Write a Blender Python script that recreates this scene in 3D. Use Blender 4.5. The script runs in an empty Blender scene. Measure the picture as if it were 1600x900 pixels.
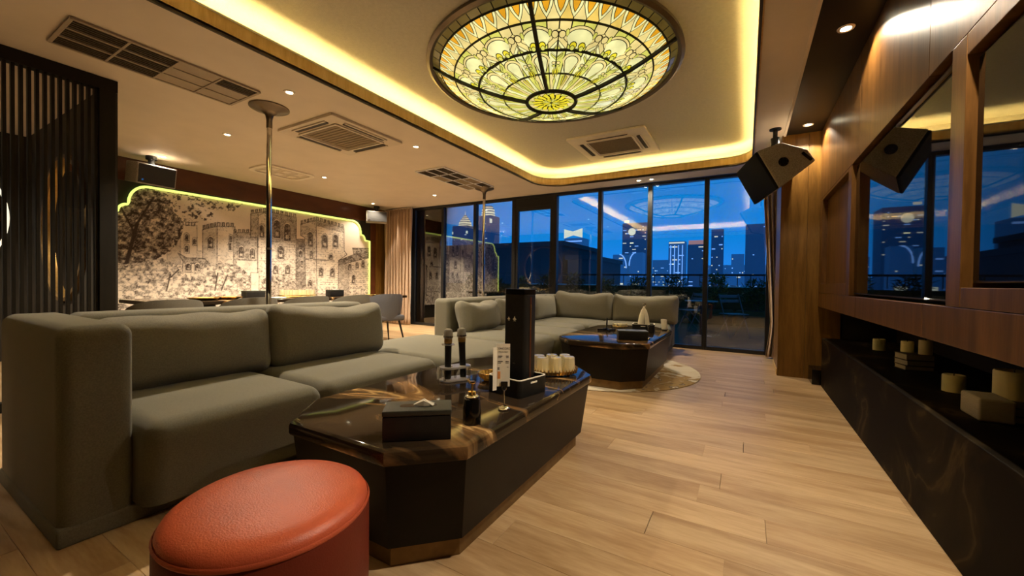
import bpy, bmesh, math, random
import numpy as np
from mathutils import Vector, Matrix, Euler

S = bpy.context.scene
COL = S.collection
PI = math.pi
random.seed(7)

# ------------------------------------------------------------------ camera
cam_d = bpy.data.cameras.new('camera')
cam = bpy.data.objects.new('camera', cam_d)
COL.objects.link(cam)
S.camera = cam
cam_d.sensor_width = 36.0
cam_d.lens = 36.0 * 626.0 / 1600.0
cam_d.clip_start = 0.02
cam_d.clip_end = 2000
cam.matrix_world = Matrix(((0.8637788, -0.0192811, 0.5035023, 0.0),
                           (0.5036897, 0.0062099, -0.8638623, 0.0),
                           (0.0135295, 0.9997948, 0.0150756, 1.0),
                           (0, 0, 0, 1)))

# ------------------------------------------------------------------ world: dusk sky
W = bpy.data.worlds.new('dusk_sky')
S.world = W
W.use_nodes = True
nt = W.node_tree
nt.nodes.clear()
wo = nt.nodes.new('ShaderNodeOutputWorld')
wb = nt.nodes.new('ShaderNodeBackground')
tc = nt.nodes.new('ShaderNodeTexCoord')
sx = nt.nodes.new('ShaderNodeSeparateXYZ')
rp = nt.nodes.new('ShaderNodeValToRGB')
rp.color_ramp.elements[0].position = 0.0
rp.color_ramp.elements[0].color = (0.012, 0.115, 0.40, 1)
rp.color_ramp.elements[1].position = 0.5
rp.color_ramp.elements[1].color = (0.0, 0.055, 0.165, 1)
e = rp.color_ramp.elements.new(0.12)
e.color = (0.0, 0.098, 0.31, 1)
nt.links.new(tc.outputs['Generated'], sx.inputs[0])
nt.links.new(sx.outputs['Z'], rp.inputs[0])
nt.links.new(rp.outputs[0], wb.inputs[0])
wb.inputs[1].default_value = 1.15
nt.links.new(wb.outputs[0], wo.inputs[0])

# ------------------------------------------------------------------ view
S.view_settings.view_transform = 'Standard'
S.view_settings.look = 'None'
S.view_settings.gamma = 1
S.view_settings.exposure = 1.38

# light levels
DOWN_W = 52.0      # downlight spot, watts
SOFFIT_W = 18.0    # downlights over the wood wall
COVE_E = 20.0      # cove LED emission
DOME_E = 0.44       # dome glass emission

# ------------------------------------------------------------------ materials
def new_mat(name):
    m = bpy.data.materials.new(name)
    m.use_nodes = True
    return m, m.node_tree, m.node_tree.nodes['Principled BSDF']

def mat(name, col, rough=0.5, metal=0.0, noise=None, bump=None, coat=0.0, spec=0.5, trans=0.0, ior=1.45, sheen=0.0):
    """noise=(scale, amount, stretch xyz): value variation; bump=(scale, strength)"""
    m, t, b = new_mat(name)
    b.inputs['Base Color'].default_value = (*col, 1)
    b.inputs['Roughness'].default_value = rough
    b.inputs['Metallic'].default_value = metal
    b.inputs['Coat Weight'].default_value = coat
    b.inputs['Coat Roughness'].default_value = 0.05
    b.inputs['Specular IOR Level'].default_value = spec
    b.inputs['Transmission Weight'].default_value = trans
    b.inputs['IOR'].default_value = ior
    b.inputs['Sheen Weight'].default_value = sheen
    N = t.nodes
    tcn = N.new('ShaderNodeTexCoord')
    if noise:
        mp = N.new('ShaderNodeMapping')
        mp.inputs['Scale'].default_value = noise[2] if len(noise) > 2 else (1, 1, 1)
        nz = N.new('ShaderNodeTexNoise')
        nz.inputs['Scale'].default_value = noise[0]
        nz.inputs['Detail'].default_value = 5
        r = N.new('ShaderNodeValToRGB')
        a = noise[1]
        r.color_ramp.elements[0].position = 0.3
        r.color_ramp.elements[1].position = 0.7
        r.color_ramp.elements[0].color = (*[c * (1 - a) for c in col], 1)
        r.color_ramp.elements[1].color = (*[min(1, c * (1 + a)) for c in col], 1)
        t.links.new(tcn.outputs['Object'], mp.inputs[0])
        t.links.new(mp.outputs[0], nz.inputs[0])
        t.links.new(nz.outputs[0], r.inputs[0])
        t.links.new(r.outputs[0], b.inputs['Base Color'])
    if bump:
        nb = N.new('ShaderNodeTexNoise')
        nb.inputs['Scale'].default_value = bump[0]
        nb.inputs['Detail'].default_value = 3
        bp = N.new('ShaderNodeBump')
        bp.inputs['Strength'].default_value = bump[1]
        bp.inputs['Distance'].default_value = 0.01
        t.links.new(tcn.outputs['Object'], nb.inputs[0])
        t.links.new(nb.outputs[0], bp.inputs['Height'])
        t.links.new(bp.outputs[0], b.inputs['Normal'])
    return m

def emit(name, col, strength, rough=0.3, base=None):
    m, t, b = new_mat(name)
    b.inputs['Base Color'].default_value = (*(base or col), 1)
    b.inputs['Roughness'].default_value = rough
    b.inputs['Emission Color'].default_value = (*col, 1)
    b.inputs['Emission Strength'].default_value = strength
    return m

def wood_mat(name, c0, c1, rough, scale=(1, 1, 1), ring=3.0, coat=0.0, rand=True):
    """long-grain wood; scale stretches along the grain; each board shifts a little in tone"""
    m, t, b = new_mat(name)
    N = t.nodes
    tcn = N.new('ShaderNodeTexCoord')
    oi = N.new('ShaderNodeObjectInfo')
    mp = N.new('ShaderNodeMapping')
    mp.inputs['Scale'].default_value = scale
    add = N.new('ShaderNodeVectorMath')
    add.operation = 'ADD'
    mul = N.new('ShaderNodeVectorMath')
    mul.operation = 'SCALE'
    mul.inputs[3].default_value = 37.0
    comb = N.new('ShaderNodeCombineXYZ')
    for i in range(3):
        t.links.new(oi.outputs['Random'], comb.inputs[i])
    t.links.new(comb.outputs[0], mul.inputs[0])
    t.links.new(tcn.outputs['Object'], mp.inputs[0])
    t.links.new(mp.outputs[0], add.inputs[0])
    if rand:
        t.links.new(mul.outputs[0], add.inputs[1])
    n1 = N.new('ShaderNodeTexNoise')
    n1.inputs['Scale'].default_value = ring
    n1.inputs['Detail'].default_value = 6
    n1.inputs['Distortion'].default_value = 0.6
    t.links.new(add.outputs[0], n1.inputs[0])
    n2 = N.new('ShaderNodeTexNoise')
    n2.inputs['Scale'].default_value = ring * 9
    n2.inputs['Detail'].default_value = 3
    t.links.new(add.outputs[0], n2.inputs[0])
    mx = N.new('ShaderNodeMath')
    mx.operation = 'MULTIPLY_ADD'
    mx.inputs[1].default_value = 0.35
    t.links.new(n2.outputs[0], mx.inputs[0])
    t.links.new(n1.outputs[0], mx.inputs[2])
    r = N.new('ShaderNodeValToRGB')
    r.color_ramp.elements[0].position = 0.48
    r.color_ramp.elements[1].position = 0.86
    r.color_ramp.elements[0].color = (*c0, 1)
    r.color_ramp.elements[1].color = (*c1, 1)
    t.links.new(mx.outputs[0], r.inputs[0])
    hs = N.new('ShaderNodeHueSaturation')
    v = N.new('ShaderNodeMapRange')
    v.inputs['To Min'].default_value = 0.93
    v.inputs['To Max'].default_value = 1.07
    t.links.new(oi.outputs['Random'], v.inputs[0])
    if rand:
        t.links.new(v.outputs[0], hs.inputs['Value'])
    t.links.new(r.outputs[0], hs.inputs['Color'])
    t.links.new(hs.outputs[0], b.inputs['Base Color'])
    b.inputs['Roughness'].default_value = rough
    b.inputs['Coat Weight'].default_value = coat
    b.inputs['Specular IOR Level'].default_value = .32
    b.inputs['Coat Roughness'].default_value = 0.12
    bp = N.new('ShaderNodeBump')
    bp.inputs['Strength'].default_value = 0.12
    bp.inputs['Distance'].default_value = 0.004
    t.links.new(mx.outputs[0], bp.inputs['Height'])
    t.links.new(bp.outputs[0], b.inputs['Normal'])
    return m

def marble_mat(name, base, vein, vein2, rough, scale, w0=0.60, w1=0.74, stretch=(1, 1, 1)):
    m, t, b = new_mat(name)
    N = t.nodes
    tcn = N.new('ShaderNodeTexCoord')
    mp = N.new('ShaderNodeMapping')
    mp.inputs['Scale'].default_value = stretch
    mp.inputs['Rotation'].default_value = (0, 0, 0.5)
    n1 = N.new('ShaderNodeTexNoise')
    n1.inputs['Scale'].default_value = scale
    n1.inputs['Detail'].default_value = 7
    n1.inputs['Distortion'].default_value = 1.6
    t.links.new(tcn.outputs['Object'], mp.inputs[0])
    t.links.new(mp.outputs[0], n1.inputs[0])
    r = N.new('ShaderNodeValToRGB')
    el = r.color_ramp.elements
    el[0].position = 0.0
    el[0].color = (*base, 1)
    el[1].position = 1.0
    el[1].color = (*base, 1)
    for p, c in ((w0 - .07, base), (w0, vein2), (w0 + .02, vein), (w0 + .045, vein2), (w1, base), (w1 + .05, vein2), (w1 + .07, base)):
        q = el.new(p)
        q.color = (*c, 1)
    t.links.new(n1.outputs[0], r.inputs[0])
    t.links.new(r.outputs[0], b.inputs['Base Color'])
    b.inputs['Roughness'].default_value = rough
    b.inputs['Specular IOR Level'].default_value = .22 if rough < .2 else .02
    return m

def glass_mat(name, tint=(1, 1, 1), boost=1.0, ior=1.5, rough=0.0):
    """clear sheet glass: transparent with a Fresnel reflection"""
    m = bpy.data.materials.new(name)
    m.use_nodes = True
    t = m.node_tree
    t.nodes.clear()
    o = t.nodes.new('ShaderNodeOutputMaterial')
    mix = t.nodes.new('ShaderNodeMixShader')
    tr = t.nodes.new('ShaderNodeBsdfTransparent')
    tr.inputs[0].default_value = (*tint, 1)
    gl = t.nodes.new('ShaderNodeBsdfGlossy')
    gl.inputs['Roughness'].default_value = rough
    fr = t.nodes.new('ShaderNodeFresnel')
    fr.inputs[0].default_value = ior
    mu = t.nodes.new('ShaderNodeMath')
    mu.operation = 'MULTIPLY'
    mu.use_clamp = True
    mu.inputs[1].default_value = boost
    t.links.new(fr.outputs[0], mu.inputs[0])
    t.links.new(mu.outputs[0], mix.inputs[0])
    t.links.new(tr.outputs[0], mix.inputs[1])
    t.links.new(gl.outputs[0], mix.inputs[2])
    t.links.new(mix.outputs[0], o.inputs[0])
    return m

M = {}
M['floor_wood'] = wood_mat('floor_wood', (0.37, 0.225, 0.105), (0.58, 0.41, 0.23), 0.38, (0.8, 6, 6), 1.6)
M['subfloor'] = mat('subfloor', (0.16, 0.10, 0.05), 0.7)
M['ceil'] = mat('ceiling_paint', (0.74, 0.65, 0.53), 0.55, noise=(3, .04), bump=(260, .12))
M['ceil_hi'] = mat('cove_ceiling_paint', (0.62, 0.59, 0.50), 0.6, noise=(40, .05), bump=(160, .25))
M['ceil_dark'] = mat('dark_soffit', (0.012, 0.008, 0.005), 0.45, spec=.25, noise=(4, .2))
M['fascia'] = wood_mat('fascia_wood', (0.60, 0.38, 0.13), (0.76, 0.54, 0.24), 0.4, (6, 6, 0.7), 3, rand=False)
M['dark_trim'] = mat('dark_trim', (0.045, 0.032, 0.020), 0.5, noise=(30, .2))
M['wall_dark'] = mat('dark_wall', (0.028, 0.022, 0.014), 0.6, noise=(5, .25))
M['wall_red'] = mat('red_brown_lacquer', (0.095, 0.028, 0.010), 0.28, noise=(2.5, .25, (1, 1, 3)))
M['wall_wood'] = wood_mat('amber_wood_panel', (0.11, 0.050, 0.008), (0.21, 0.105, 0.020), 0.36, (7, 7, 0.6), 2.2)
M['tv_wood'] = wood_mat('brown_wood_panel', (0.080, 0.034, 0.007), (0.175, 0.080, 0.020), 0.34, (7, 7, 0.6), 2.0)
M['black_frame'] = mat('black_aluminium', (0.010, 0.011, 0.012), 0.35, noise=(20, .2))
M['glass'] = glass_mat('window_glass', (0.93, 0.96, 0.97), 3.0)
M['fabric'] = mat('olive_grey_fabric', (0.158, 0.146, 0.102), 0.9, noise=(180, .16), bump=(420, .35), sheen=0.15)
M['cushion'] = mat('olive_grey_cushion', (0.188, 0.172, 0.124), 0.9, noise=(150, .15), bump=(380, .35), sheen=0.15)
M['chair'] = mat('grey_chair_fabric', (0.125, 0.115, 0.090), 0.85, noise=(160, .15), bump=(300, .3))
M['chair_blue'] = mat('slate_chair_fabric', (0.085, 0.085, 0.095), 0.85, noise=(160, .15), bump=(300, .3))
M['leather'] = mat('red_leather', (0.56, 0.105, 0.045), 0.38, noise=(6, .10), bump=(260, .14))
M['leather_shaded'] = mat('red_leather_shaded_side', (0.15, 0.018, 0.006), 0.48, noise=(6, .10), bump=(260, .12))  # shade on the stool side put into a darker copy of the leather
M['black_leather'] = mat('black_leather', (0.012, 0.011, 0.010), 0.42, noise=(30, .2), bump=(240, .15))
M['leather_lid'] = mat('black_leather_lid', (0.035, 0.036, 0.026), 0.50, noise=(30, .2), bump=(240, .15))
M['black_gloss'] = mat('black_lacquer', (0.006, 0.005, 0.004), 0.18, noise=(10, .2))
M['table_body'] = mat('dark_brown_lacquer', (0.006, 0.004, 0.002), 0.42, spec=.22, noise=(8, .25), bump=(300, .08))
M['marble'] = marble_mat('black_gold_marble', (0.026, 0.017, 0.010), (0.62, 0.40, 0.17), (0.21, 0.115, 0.045), 0.07, 1.25, 0.61, 0.75, (0.7, 2.4, 2))
M['plinth_marble'] = marble_mat('dark_plinth_marble', (0.007, 0.005, 0.003), (0.06, 0.040, 0.018), (0.022, 0.015, 0.007), 0.5, 1.3, 0.56, 0.70, (1, 1, 1.4))
M['brass'] = mat('brushed_brass', (0.42, 0.27, 0.09), 0.35, 0.9, noise=(30, .15))
M['base_gold'] = mat('bronze_plinth', (0.20, 0.125, 0.048), 0.40, 0.6, noise=(18, .2))
M['gold'] = mat('gold_metal', (0.95, 0.66, 0.22), 0.18, 1.0, noise=(20, .08))
M['chrome'] = mat('chrome', (0.78, 0.75, 0.70), 0.07, 1.0, noise=(6, .03))
M['mount'] = mat('satin_steel_flange', (0.20, 0.16, 0.12), 0.33, 0.85, noise=(10, .1))
M['speaker'] = mat('speaker_paint', (0.36, 0.33, 0.28), 0.6, noise=(120, .35), bump=(300, .5))
M['grille'] = mat('speaker_grille', (0.004, 0.0035, 0.003), 0.7, spec=.15, noise=(300, .4), bump=(900, .5))
M['grille_lit'] = mat('speaker_cloth', (0.022, 0.021, 0.020), 0.6, noise=(200, .3), bump=(700, .5))
M['ac_white'] = mat('cassette_plastic', (0.66, 0.58, 0.46), 0.45, noise=(6, .04))
M['ac_cream'] = mat('pale_cassette_plastic', (0.88, 0.80, 0.68), 0.4, noise=(6, .04))
M['ac_grille'] = mat('cassette_grille', (0.26, 0.20, 0.12), 0.6, noise=(60, .15))
M['ac_slot'] = mat('cassette_slot', (0.035, 0.026, 0.015), 0.6, noise=(20, .2))
M['vent_dark'] = mat('vent_dark', (0.12, 0.09, 0.055), 0.6, noise=(20, .2))
M['vent_dim'] = mat('vent_frame_dimmed', (0.40, 0.33, 0.24), 0.55, noise=(10, .05))  # dim light around the upper left vent put into a darker colour
M['vent_white'] = mat('vent_frame_white', (0.92, 0.92, 0.95), 0.4, noise=(10, .05))
M['screen'] = mat('black_slat', (0.010, 0.008, 0.005), 0.5, spec=.25, noise=(20, .3, (1, 1, .1)))
M['curtain'] = mat('beige_curtain', (0.50, 0.36, 0.25), 0.85, noise=(60, .08), bump=(300, .3), sheen=0.2)
M['tv'] = mat('tv_glass', (0.003, 0.003, 0.004), 0.02, spec=0.75, noise=(3, .1))
M['tv_bezel'] = mat('tv_bezel', (0.008, 0.008, 0.008), 0.3, noise=(30, .2))
M['acrylic'] = glass_mat('clear_acrylic', (0.90, 0.88, 0.84), 1.5, 1.49)
M['frost'] = mat('frosted_acrylic', (0.62, 0.56, 0.48), 0.15, trans=0.45, noise=(20, .05))
M['tumbler'] = mat('tumbler_glass', (1.0, 0.92, 0.66), 0.05, trans=0.66, ior=1.45)
M['amber_glass'] = mat('amber_cut_glass', (1.0, 0.74, 0.28), 0.08, trans=0.35, ior=1.5)
M['mesh_head'] = mat('microphone_mesh', (0.52, 0.47, 0.37), 0.5, 0.15, noise=(500, .4), bump=(900, .9))
M['mic_body'] = mat('microphone_body', (0.012, 0.011, 0.010), 0.35, noise=(40, .2))
M['paper'] = mat('cream_paper', (0.86, 0.80, 0.68), 0.75, noise=(50, .03))
M['print_black'] = mat('print_black', (0.03, 0.02, 0.015), 0.8, noise=(60, .1))
M['print_orange'] = mat('print_orange', (0.85, 0.34, 0.10), 0.7, noise=(60, .1))
M['wax'] = mat('cream_wax', (0.80, 0.70, 0.36), 0.5, noise=(12, .08))
M['book'] = mat('dark_book_cover', (0.045, 0.030, 0.020), 0.55, noise=(20, .3))
M['pages'] = mat('book_pages', (0.42, 0.36, 0.27), 0.8, noise=(90, .12, (1, 1, 9)))
M['neon'] = emit('yellow_green_neon', (0.80, 1.0, 0.22), .44)
M['cove_led'] = emit('warm_cove_led', (1.0, 0.78, 0.29), COVE_E)
M['bulb'] = emit('downlight_lens', (1.0, 0.90, 0.62), 12.0)
M['came'] = mat('lead_came', (0.022, 0.020, 0.008), 0.55, 0.3, noise=(40, .2))
M['ring_led'] = emit('pale_ring_light', (0.95, 0.86, 0.66), 0.45)
GL = {}
for k, c, s in (('amber', (1.0, 0.47, 0.02), 0.66), ('gold', (1.0, 0.70, 0.15), 0.74), ('yellow', (0.90, 0.76, 0.03), 0.80),
                ('cream', (0.98, 0.80, 0.30), 0.74), ('lime', (0.82, 0.80, 0.15), 0.74), ('pale', (0.96, 0.93, 0.43), 0.80),
                ('border', (0.50, 0.36, 0.08), 0.13)):
    m = emit('stained_glass_' + k, c, s * DOME_E, 0.12, tuple(x * .3 for x in c))
    t = m.node_tree
    b = t.nodes['Principled BSDF']
    tcn = t.nodes.new('ShaderNodeTexCoord')
    nz = t.nodes.new('ShaderNodeTexNoise')
    nz.inputs['Scale'].default_value = 9
    mr = t.nodes.new('ShaderNodeMapRange')
    mr.inputs['From Min'].default_value = .3
    mr.inputs['From Max'].default_value = .7
    mr.inputs['To Min'].default_value = s * DOME_E * .78
    mr.inputs['To Max'].default_value = s * DOME_E * 1.15
    t.links.new(tcn.outputs['Object'], nz.inputs[0])
    t.links.new(nz.outputs[0], mr.inputs[0])
    t.links.new(mr.outputs[0], b.inputs['Emission Strength'])
    GL[k] = m

def rug_material():
    m, t, b = new_mat('cream_gold_rug')
    N = t.nodes
    tcn = N.new('ShaderNodeTexCoord')
    n1 = N.new('ShaderNodeTexNoise')
    n1.inputs['Scale'].default_value = 2.2
    n1.inputs['Detail'].default_value = 8
    n1.inputs['Distortion'].default_value = 1.3
    r = N.new('ShaderNodeValToRGB')
    el = r.color_ramp.elements
    el[0].position = .40
    el[0].color = (0.72, 0.64, 0.50, 1)
    el[1].position = .72
    el[1].color = (0.66, 0.58, 0.45, 1)
    for p, c in ((.50, (0.66, 0.56, 0.40)), (.53, (0.36, 0.22, 0.08)), (.60, (0.42, 0.27, 0.10)), (.63, (0.16, 0.10, 0.05)), (.645, (0.70, 0.62, 0.48))):
        q = el.new(p)
        q.color = (*c, 1)
    t.links.new(tcn.outputs['Object'], n1.inputs[0])
    t.links.new(n1.outputs[0], r.inputs[0])
    t.links.new(r.outputs[0], b.inputs['Base Color'])
    b.inputs['Roughness'].default_value = .95
    return m
M['rug'] = rug_material()

# ------------------------------------------------------------------ mesh builder
class MB:
    def __init__(s):
        s.v, s.f = [], []

    def add(s, v, f, mx=None):
        o = len(s.v)
        if mx is not None:
            v = [tuple(mx @ Vector(p)) for p in v]
        s.v += [tuple(p) for p in v]
        s.f += [tuple(i + o for i in q) for q in f]
        return s

    def box(s, c, d, mx=None):
        x, y, z = c
        a, b, h = d[0] / 2, d[1] / 2, d[2] / 2
        v = [(x - a, y - b, z - h), (x + a, y - b, z - h), (x + a, y + b, z - h), (x - a, y + b, z - h),
             (x - a, y - b, z + h), (x + a, y - b, z + h), (x + a, y + b, z + h), (x - a, y + b, z + h)]
        f = [(0, 3, 2, 1), (4, 5, 6, 7), (0, 1, 5, 4), (1, 2, 6, 5), (2, 3, 7, 6), (3, 0, 4, 7)]
        return s.add(v, f, mx)

    def bb(s, x0, x1, y0, y1, z0, z1):
        return s.box(((x0 + x1) / 2, (y0 + y1) / 2, (z0 + z1) / 2), (x1 - x0, y1 - y0, z1 - z0))

    def prism(s, poly, z0, z1, mx=None, top=None):
        n = len(poly)
        v = [(x, y, z0) for x, y in poly] + [(x, y, z1) for x, y in (top or poly)]
        f = [tuple(range(n))[::-1], tuple(range(n, 2 * n))] + [(i, (i + 1) % n, n + (i + 1) % n, n + i) for i in range(n)]
        return s.add(v, f, mx)

    def lathe(s, prof, n=24, mx=None, caps=True):
        v, f = [], []
        for r, z in prof:
            v += [(r * math.cos(2 * PI * i / n), r * math.sin(2 * PI * i / n), z) for i in range(n)]
        for k in range(len(prof) - 1):
            for i in range(n):
                j = (i + 1) % n
                f.append((k * n + i, k * n + j, (k + 1) * n + j, (k + 1) * n + i))
        if caps:
            f.append(tuple(range(n))[::-1])
            f.append(tuple(range((len(prof) - 1) * n, len(prof) * n)))
        return s.add(v, f, mx)

    def cyl(s, p0, p1, r0, r1=None, n=12):
        r1 = r0 if r1 is None else r1
        a, b = Vector(p0), Vector(p1)
        q = (b - a).to_track_quat('Z', 'Y').to_matrix().to_4x4()
        return s.lathe([(r0, 0), (r1, (b - a).length)], n, Matrix.Translation(a) @ q)

    def tube(s, pts, r, n=8, closed=False):
        P = [Vector(p) for p in pts]
        k = len(P)
        v, f = [], []
        up = Vector((0, 0, 1))
        for i, p in enumerate(P):
            a = P[(i - 1) % k] if closed or i > 0 else p
            b = P[(i + 1) % k] if closed or i < k - 1 else p
            d = (b - a).normalized()
            u = up if abs(d.dot(up)) < .95 else Vector((1, 0, 0))
            sx_ = d.cross(u).normalized()
            sy_ = sx_.cross(d).normalized()
            v += [tuple(p + sx_ * r * math.cos(2 * PI * j / n) + sy_ * r * math.sin(2 * PI * j / n)) for j in range(n)]
        m_ = k if closed else k - 1
        for i in range(m_):
            i2 = (i + 1) % k
            for j in range(n):
                j2 = (j + 1) % n
                f.append((i * n + j, i * n + j2, i2 * n + j2, i2 * n + j))
        if not closed:
            f.append(tuple(range(n))[::-1])
            f.append(tuple(range((k - 1) * n, k * n)))
        return s.add(v, f)

    def rbox(s, c, d, r, mx=None, seg=3, inner=1, fn=None, flat=False):
        """rounded box; fn(unit, point) may push points about"""
        hx = [q / 2 for q in d]
        r = min(r, min(hx) * .98)
        ax = []
        for h in hx:
            ins = [-(h - r) + 2 * (h - r) * i / inner for i in range(inner + 1)]
            tt = [math.tan(PI / 4 * (i + 1) / seg) for i in range(seg)]
            ax.append([-(h - r) - r * q for q in reversed(tt)] + ins + [(h - r) + r * q for q in tt])
        idx, v, f = {}, [], []
        def vid(i, j, k):
            key = (i, j, k)
            if key not in idx:
                p = Vector((ax[0][i], ax[1][j], ax[2][k]))
                q = Vector([max(-(h - r), min(h - r, w)) for w, h in zip(p, hx)])
                dd = p - q
                z_ = p[2]
                if flat and dd[2] < 0:
                    dd[2] = 0
                if dd.length > 1e-9:
                    p = q + dd.normalized() * r
                if flat and z_ < q[2]:
                    p[2] = z_
                if fn:
                    p = Vector(fn(p[0] / hx[0], p[1] / hx[1], p[2] / hx[2], p))
                idx[key] = len(v)
                v.append((p[0] + c[0], p[1] + c[1], p[2] + c[2]))
            return idx[key]
        n0, n1, n2 = (len(a) - 1 for a in ax)
        for i in range(n0):
            for j in range(n1):
                f.append((vid(i, j, 0), vid(i, j + 1, 0), vid(i + 1, j + 1, 0), vid(i + 1, j, 0)))
                f.append((vid(i, j, n2), vid(i + 1, j, n2), vid(i + 1, j + 1, n2), vid(i, j + 1, n2)))
        for i in range(n0):
            for k in range(n2):
                f.append((vid(i, 0, k), vid(i + 1, 0, k), vid(i + 1, 0, k + 1), vid(i, 0, k + 1)))
                f.append((vid(i, n1, k), vid(i, n1, k + 1), vid(i + 1, n1, k + 1), vid(i + 1, n1, k)))
        for j in range(n1):
            for k in range(n2):
                f.append((vid(0, j, k), vid(0, j, k + 1), vid(0, j + 1, k + 1), vid(0, j + 1, k)))
                f.append((vid(n0, j, k), vid(n0, j + 1, k), vid(n0, j + 1, k + 1), vid(n0, j, k + 1)))
        return s.add(v, f, mx)

    def build(s, name, m, parent=None, smooth=False, bevel=0, seg=2, org=None):
        if org is not None:
            s.v = [(p[0] - org[0], p[1] - org[1], p[2] - org[2]) for p in s.v]
        me = bpy.data.meshes.new(name)
        me.from_pydata(s.v, [], s.f)
        me.update()
        me.materials.append(M[m] if isinstance(m, str) else m)
        if smooth:
            me.shade_smooth()
            me.set_sharp_from_angle(angle=math.radians(smooth if smooth is not True else 40))
        o = bpy.data.objects.new(name, me)
        COL.objects.link(o)
        if parent:
            o.parent = parent
        if bevel:
            bv = o.modifiers.new('bevel', 'BEVEL')
            bv.width = bevel
            bv.segments = seg
            bv.limit_method = 'ANGLE'
        return o

def tag(o, label=None, cat=None, group=None, kind=None):
    if label:
        o['label'] = label
    if cat:
        o['category'] = cat
    if group:
        o['group'] = group
    if kind:
        o['kind'] = kind
    return o

def thing(name, label, cat, loc=(0, 0, 0), rz=0.0, group=None):
    o = bpy.data.objects.new(name, None)
    o.empty_display_size = .1
    COL.objects.link(o)
    o.location = loc
    o.rotation_euler = (0, 0, rz)
    return tag(o, label, cat, group)

def node(name, kind='structure', loc=(0, 0, 0)):
    o = bpy.data.objects.new(name, None)
    COL.objects.link(o)
    o.location = loc
    o['kind'] = kind
    return o

def struct(name, mb, m, **k):
    return tag(mb.build(name, m, **k), kind='structure')

def dup(root, loc, rz, label=None, group=None):
    r = root.copy()
    COL.objects.link(r)
    r.location = loc
    r.rotation_euler = (0, 0, rz)
    if label:
        r['label'] = label
    if group:
        r['group'] = group
    for ch in list(root.children):
        c = ch.copy()
        COL.objects.link(c)
        c.parent = r
        for g in ch.children:
            d = g.copy()
            COL.objects.link(d)
            d.parent = c
    return r

def rrect(x0, x1, y0, y1, r, n=8):
    """rounded rectangle, counter-clockwise; r = radius or four radii (x1y1, x0y1, x0y0, x1y0)"""
    rr = r if isinstance(r, (tuple, list)) else (r,) * 4
    P = []
    for (cx, cy, a0), q in zip(((x1, y1, 0), (x0, y1, 90), (x0, y0, 180), (x1, y0, 270)), rr):
        sx_ = 1 if cx == x1 else -1
        sy_ = 1 if cy == y1 else -1
        for i in range(n + 1):
            a = math.radians(a0 + 90 * i / n)
            P.append((cx - sx_ * q + q * math.cos(a), cy - sy_ * q + q * math.sin(a)))
    return P

def offset_poly(P, d):
    n = len(P)
    out = []
    for i in range(n):
        a, b, c = Vector(P[i - 1]), Vector(P[i]), Vector(P[(i + 1) % n])
        t = (c - a)
        if t.length < 1e-6:
            out.append(tuple(b))
            continue
        t.normalize()
        out.append((b.x + t.y * d, b.y - t.x * d))
    return out

# ================================================================== SETTING
XL, XR, YW, YB = -7.43, 0.67, 6.77, -1.5
ZL, ZH = 2.65, 2.92

# ---- floor with separate planks (boards run across the room)
fl = struct('floor', MB().bb(XL - .1, 1.4, YB - .1, YW + .02, -.12, -.012), 'subfloor')
pw, plen = 0.185, 1.36
rows = int((YW - YB) / pw) + 1
pm = None
rnd = random.Random(3)
variants = {}
for r in range(rows):
    y0 = YB + r * pw
    y1 = min(y0 + pw, YW)
    x = XL - rnd.random() * plen * .9
    while x < XR + .05:
        x0, x1 = max(x, XL), min(x + plen, XR + .06)
        if x1 - x0 > .05:
            L, Wd = round(x1 - x0, 2), round(y1 - y0, 3)
            key = (L, Wd)
            if key not in variants:
                me = bpy.data.meshes.new('plank')
                b_ = MB()
                a, b, g = L / 2 - .0004, Wd / 2 - .0004, .0010
                v = [(-a, -b, -.012), (a, -b, -.012), (a, b, -.012), (-a, b, -.012),
                     (-a, -b, -g), (a, -b, -g), (a, b, -g), (-a, b, -g),
                     (-a + g, -b + g, 0), (a - g, -b + g, 0), (a - g, b - g, 0), (-a + g, b - g, 0)]
                f = [(8, 9, 10, 11)]
                for lo in (0, 4):
                    f += [(lo + i, lo + (i + 1) % 4, lo + 4 + (i + 1) % 4, lo + 4 + i) for i in range(4)]
                me.from_pydata(v, [], f)
                me.materials.append(M['floor_wood'])
                variants[key] = me
            o = bpy.data.objects.new('plank', variants[key])
            COL.objects.link(o)
            o.parent = fl
            o.location = ((x0 + x1) / 2, (y0 + y1) / 2, 0)
        x += plen

# ---- ceilings
CX0, CX1, CY0, CY1 = -3.085, 0.045, -0.45, 6.335
hole = rrect(CX0, CX1, CY0, CY1, (.28, .46, .46, .28), 10)
def plate_with_hole(outer, inner, z0, z1):
    bm = bmesh.new()
    def loop(P):
        vs = [bm.verts.new((x, y, z0)) for x, y in P]
        return [bm.edges.new((vs[i], vs[(i + 1) % len(vs)])) for i in range(len(vs))]
    e_ = loop(outer) + loop(inner)
    bmesh.ops.triangle_fill(bm, use_beauty=True, edges=e_, use_dissolve=False)
    bm.verts.ensure_lookup_table()
    r_ = bmesh.ops.extrude_face_region(bm, geom=list(bm.faces))
    for q in r_['geom']:
        if isinstance(q, bmesh.types.BMVert):
            q.co.z = z1
    bmesh.ops.recalc_face_normals(bm, faces=bm.faces)
    v = [tuple(q.co) for q in bm.verts]
    f = [tuple(w.index for w in q.verts) for q in bm.faces]
    bm.verts.index_update()
    f = [tuple(w.index for w in q.verts) for q in bm.faces]
    bm.free()
    mb = MB()
    mb.add(v, f)
    return mb
ceil = struct('ceiling', plate_with_hole([(XL - .1, YB - .1), (.345, YB - .1), (.345, YW), (XL - .1, YW)], hole, ZL, ZL + .02), 'ceil')
up = MB().bb(CX0 - .34, .34, CY0 - .34, YW - .02, ZH, ZH + .04)
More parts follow.
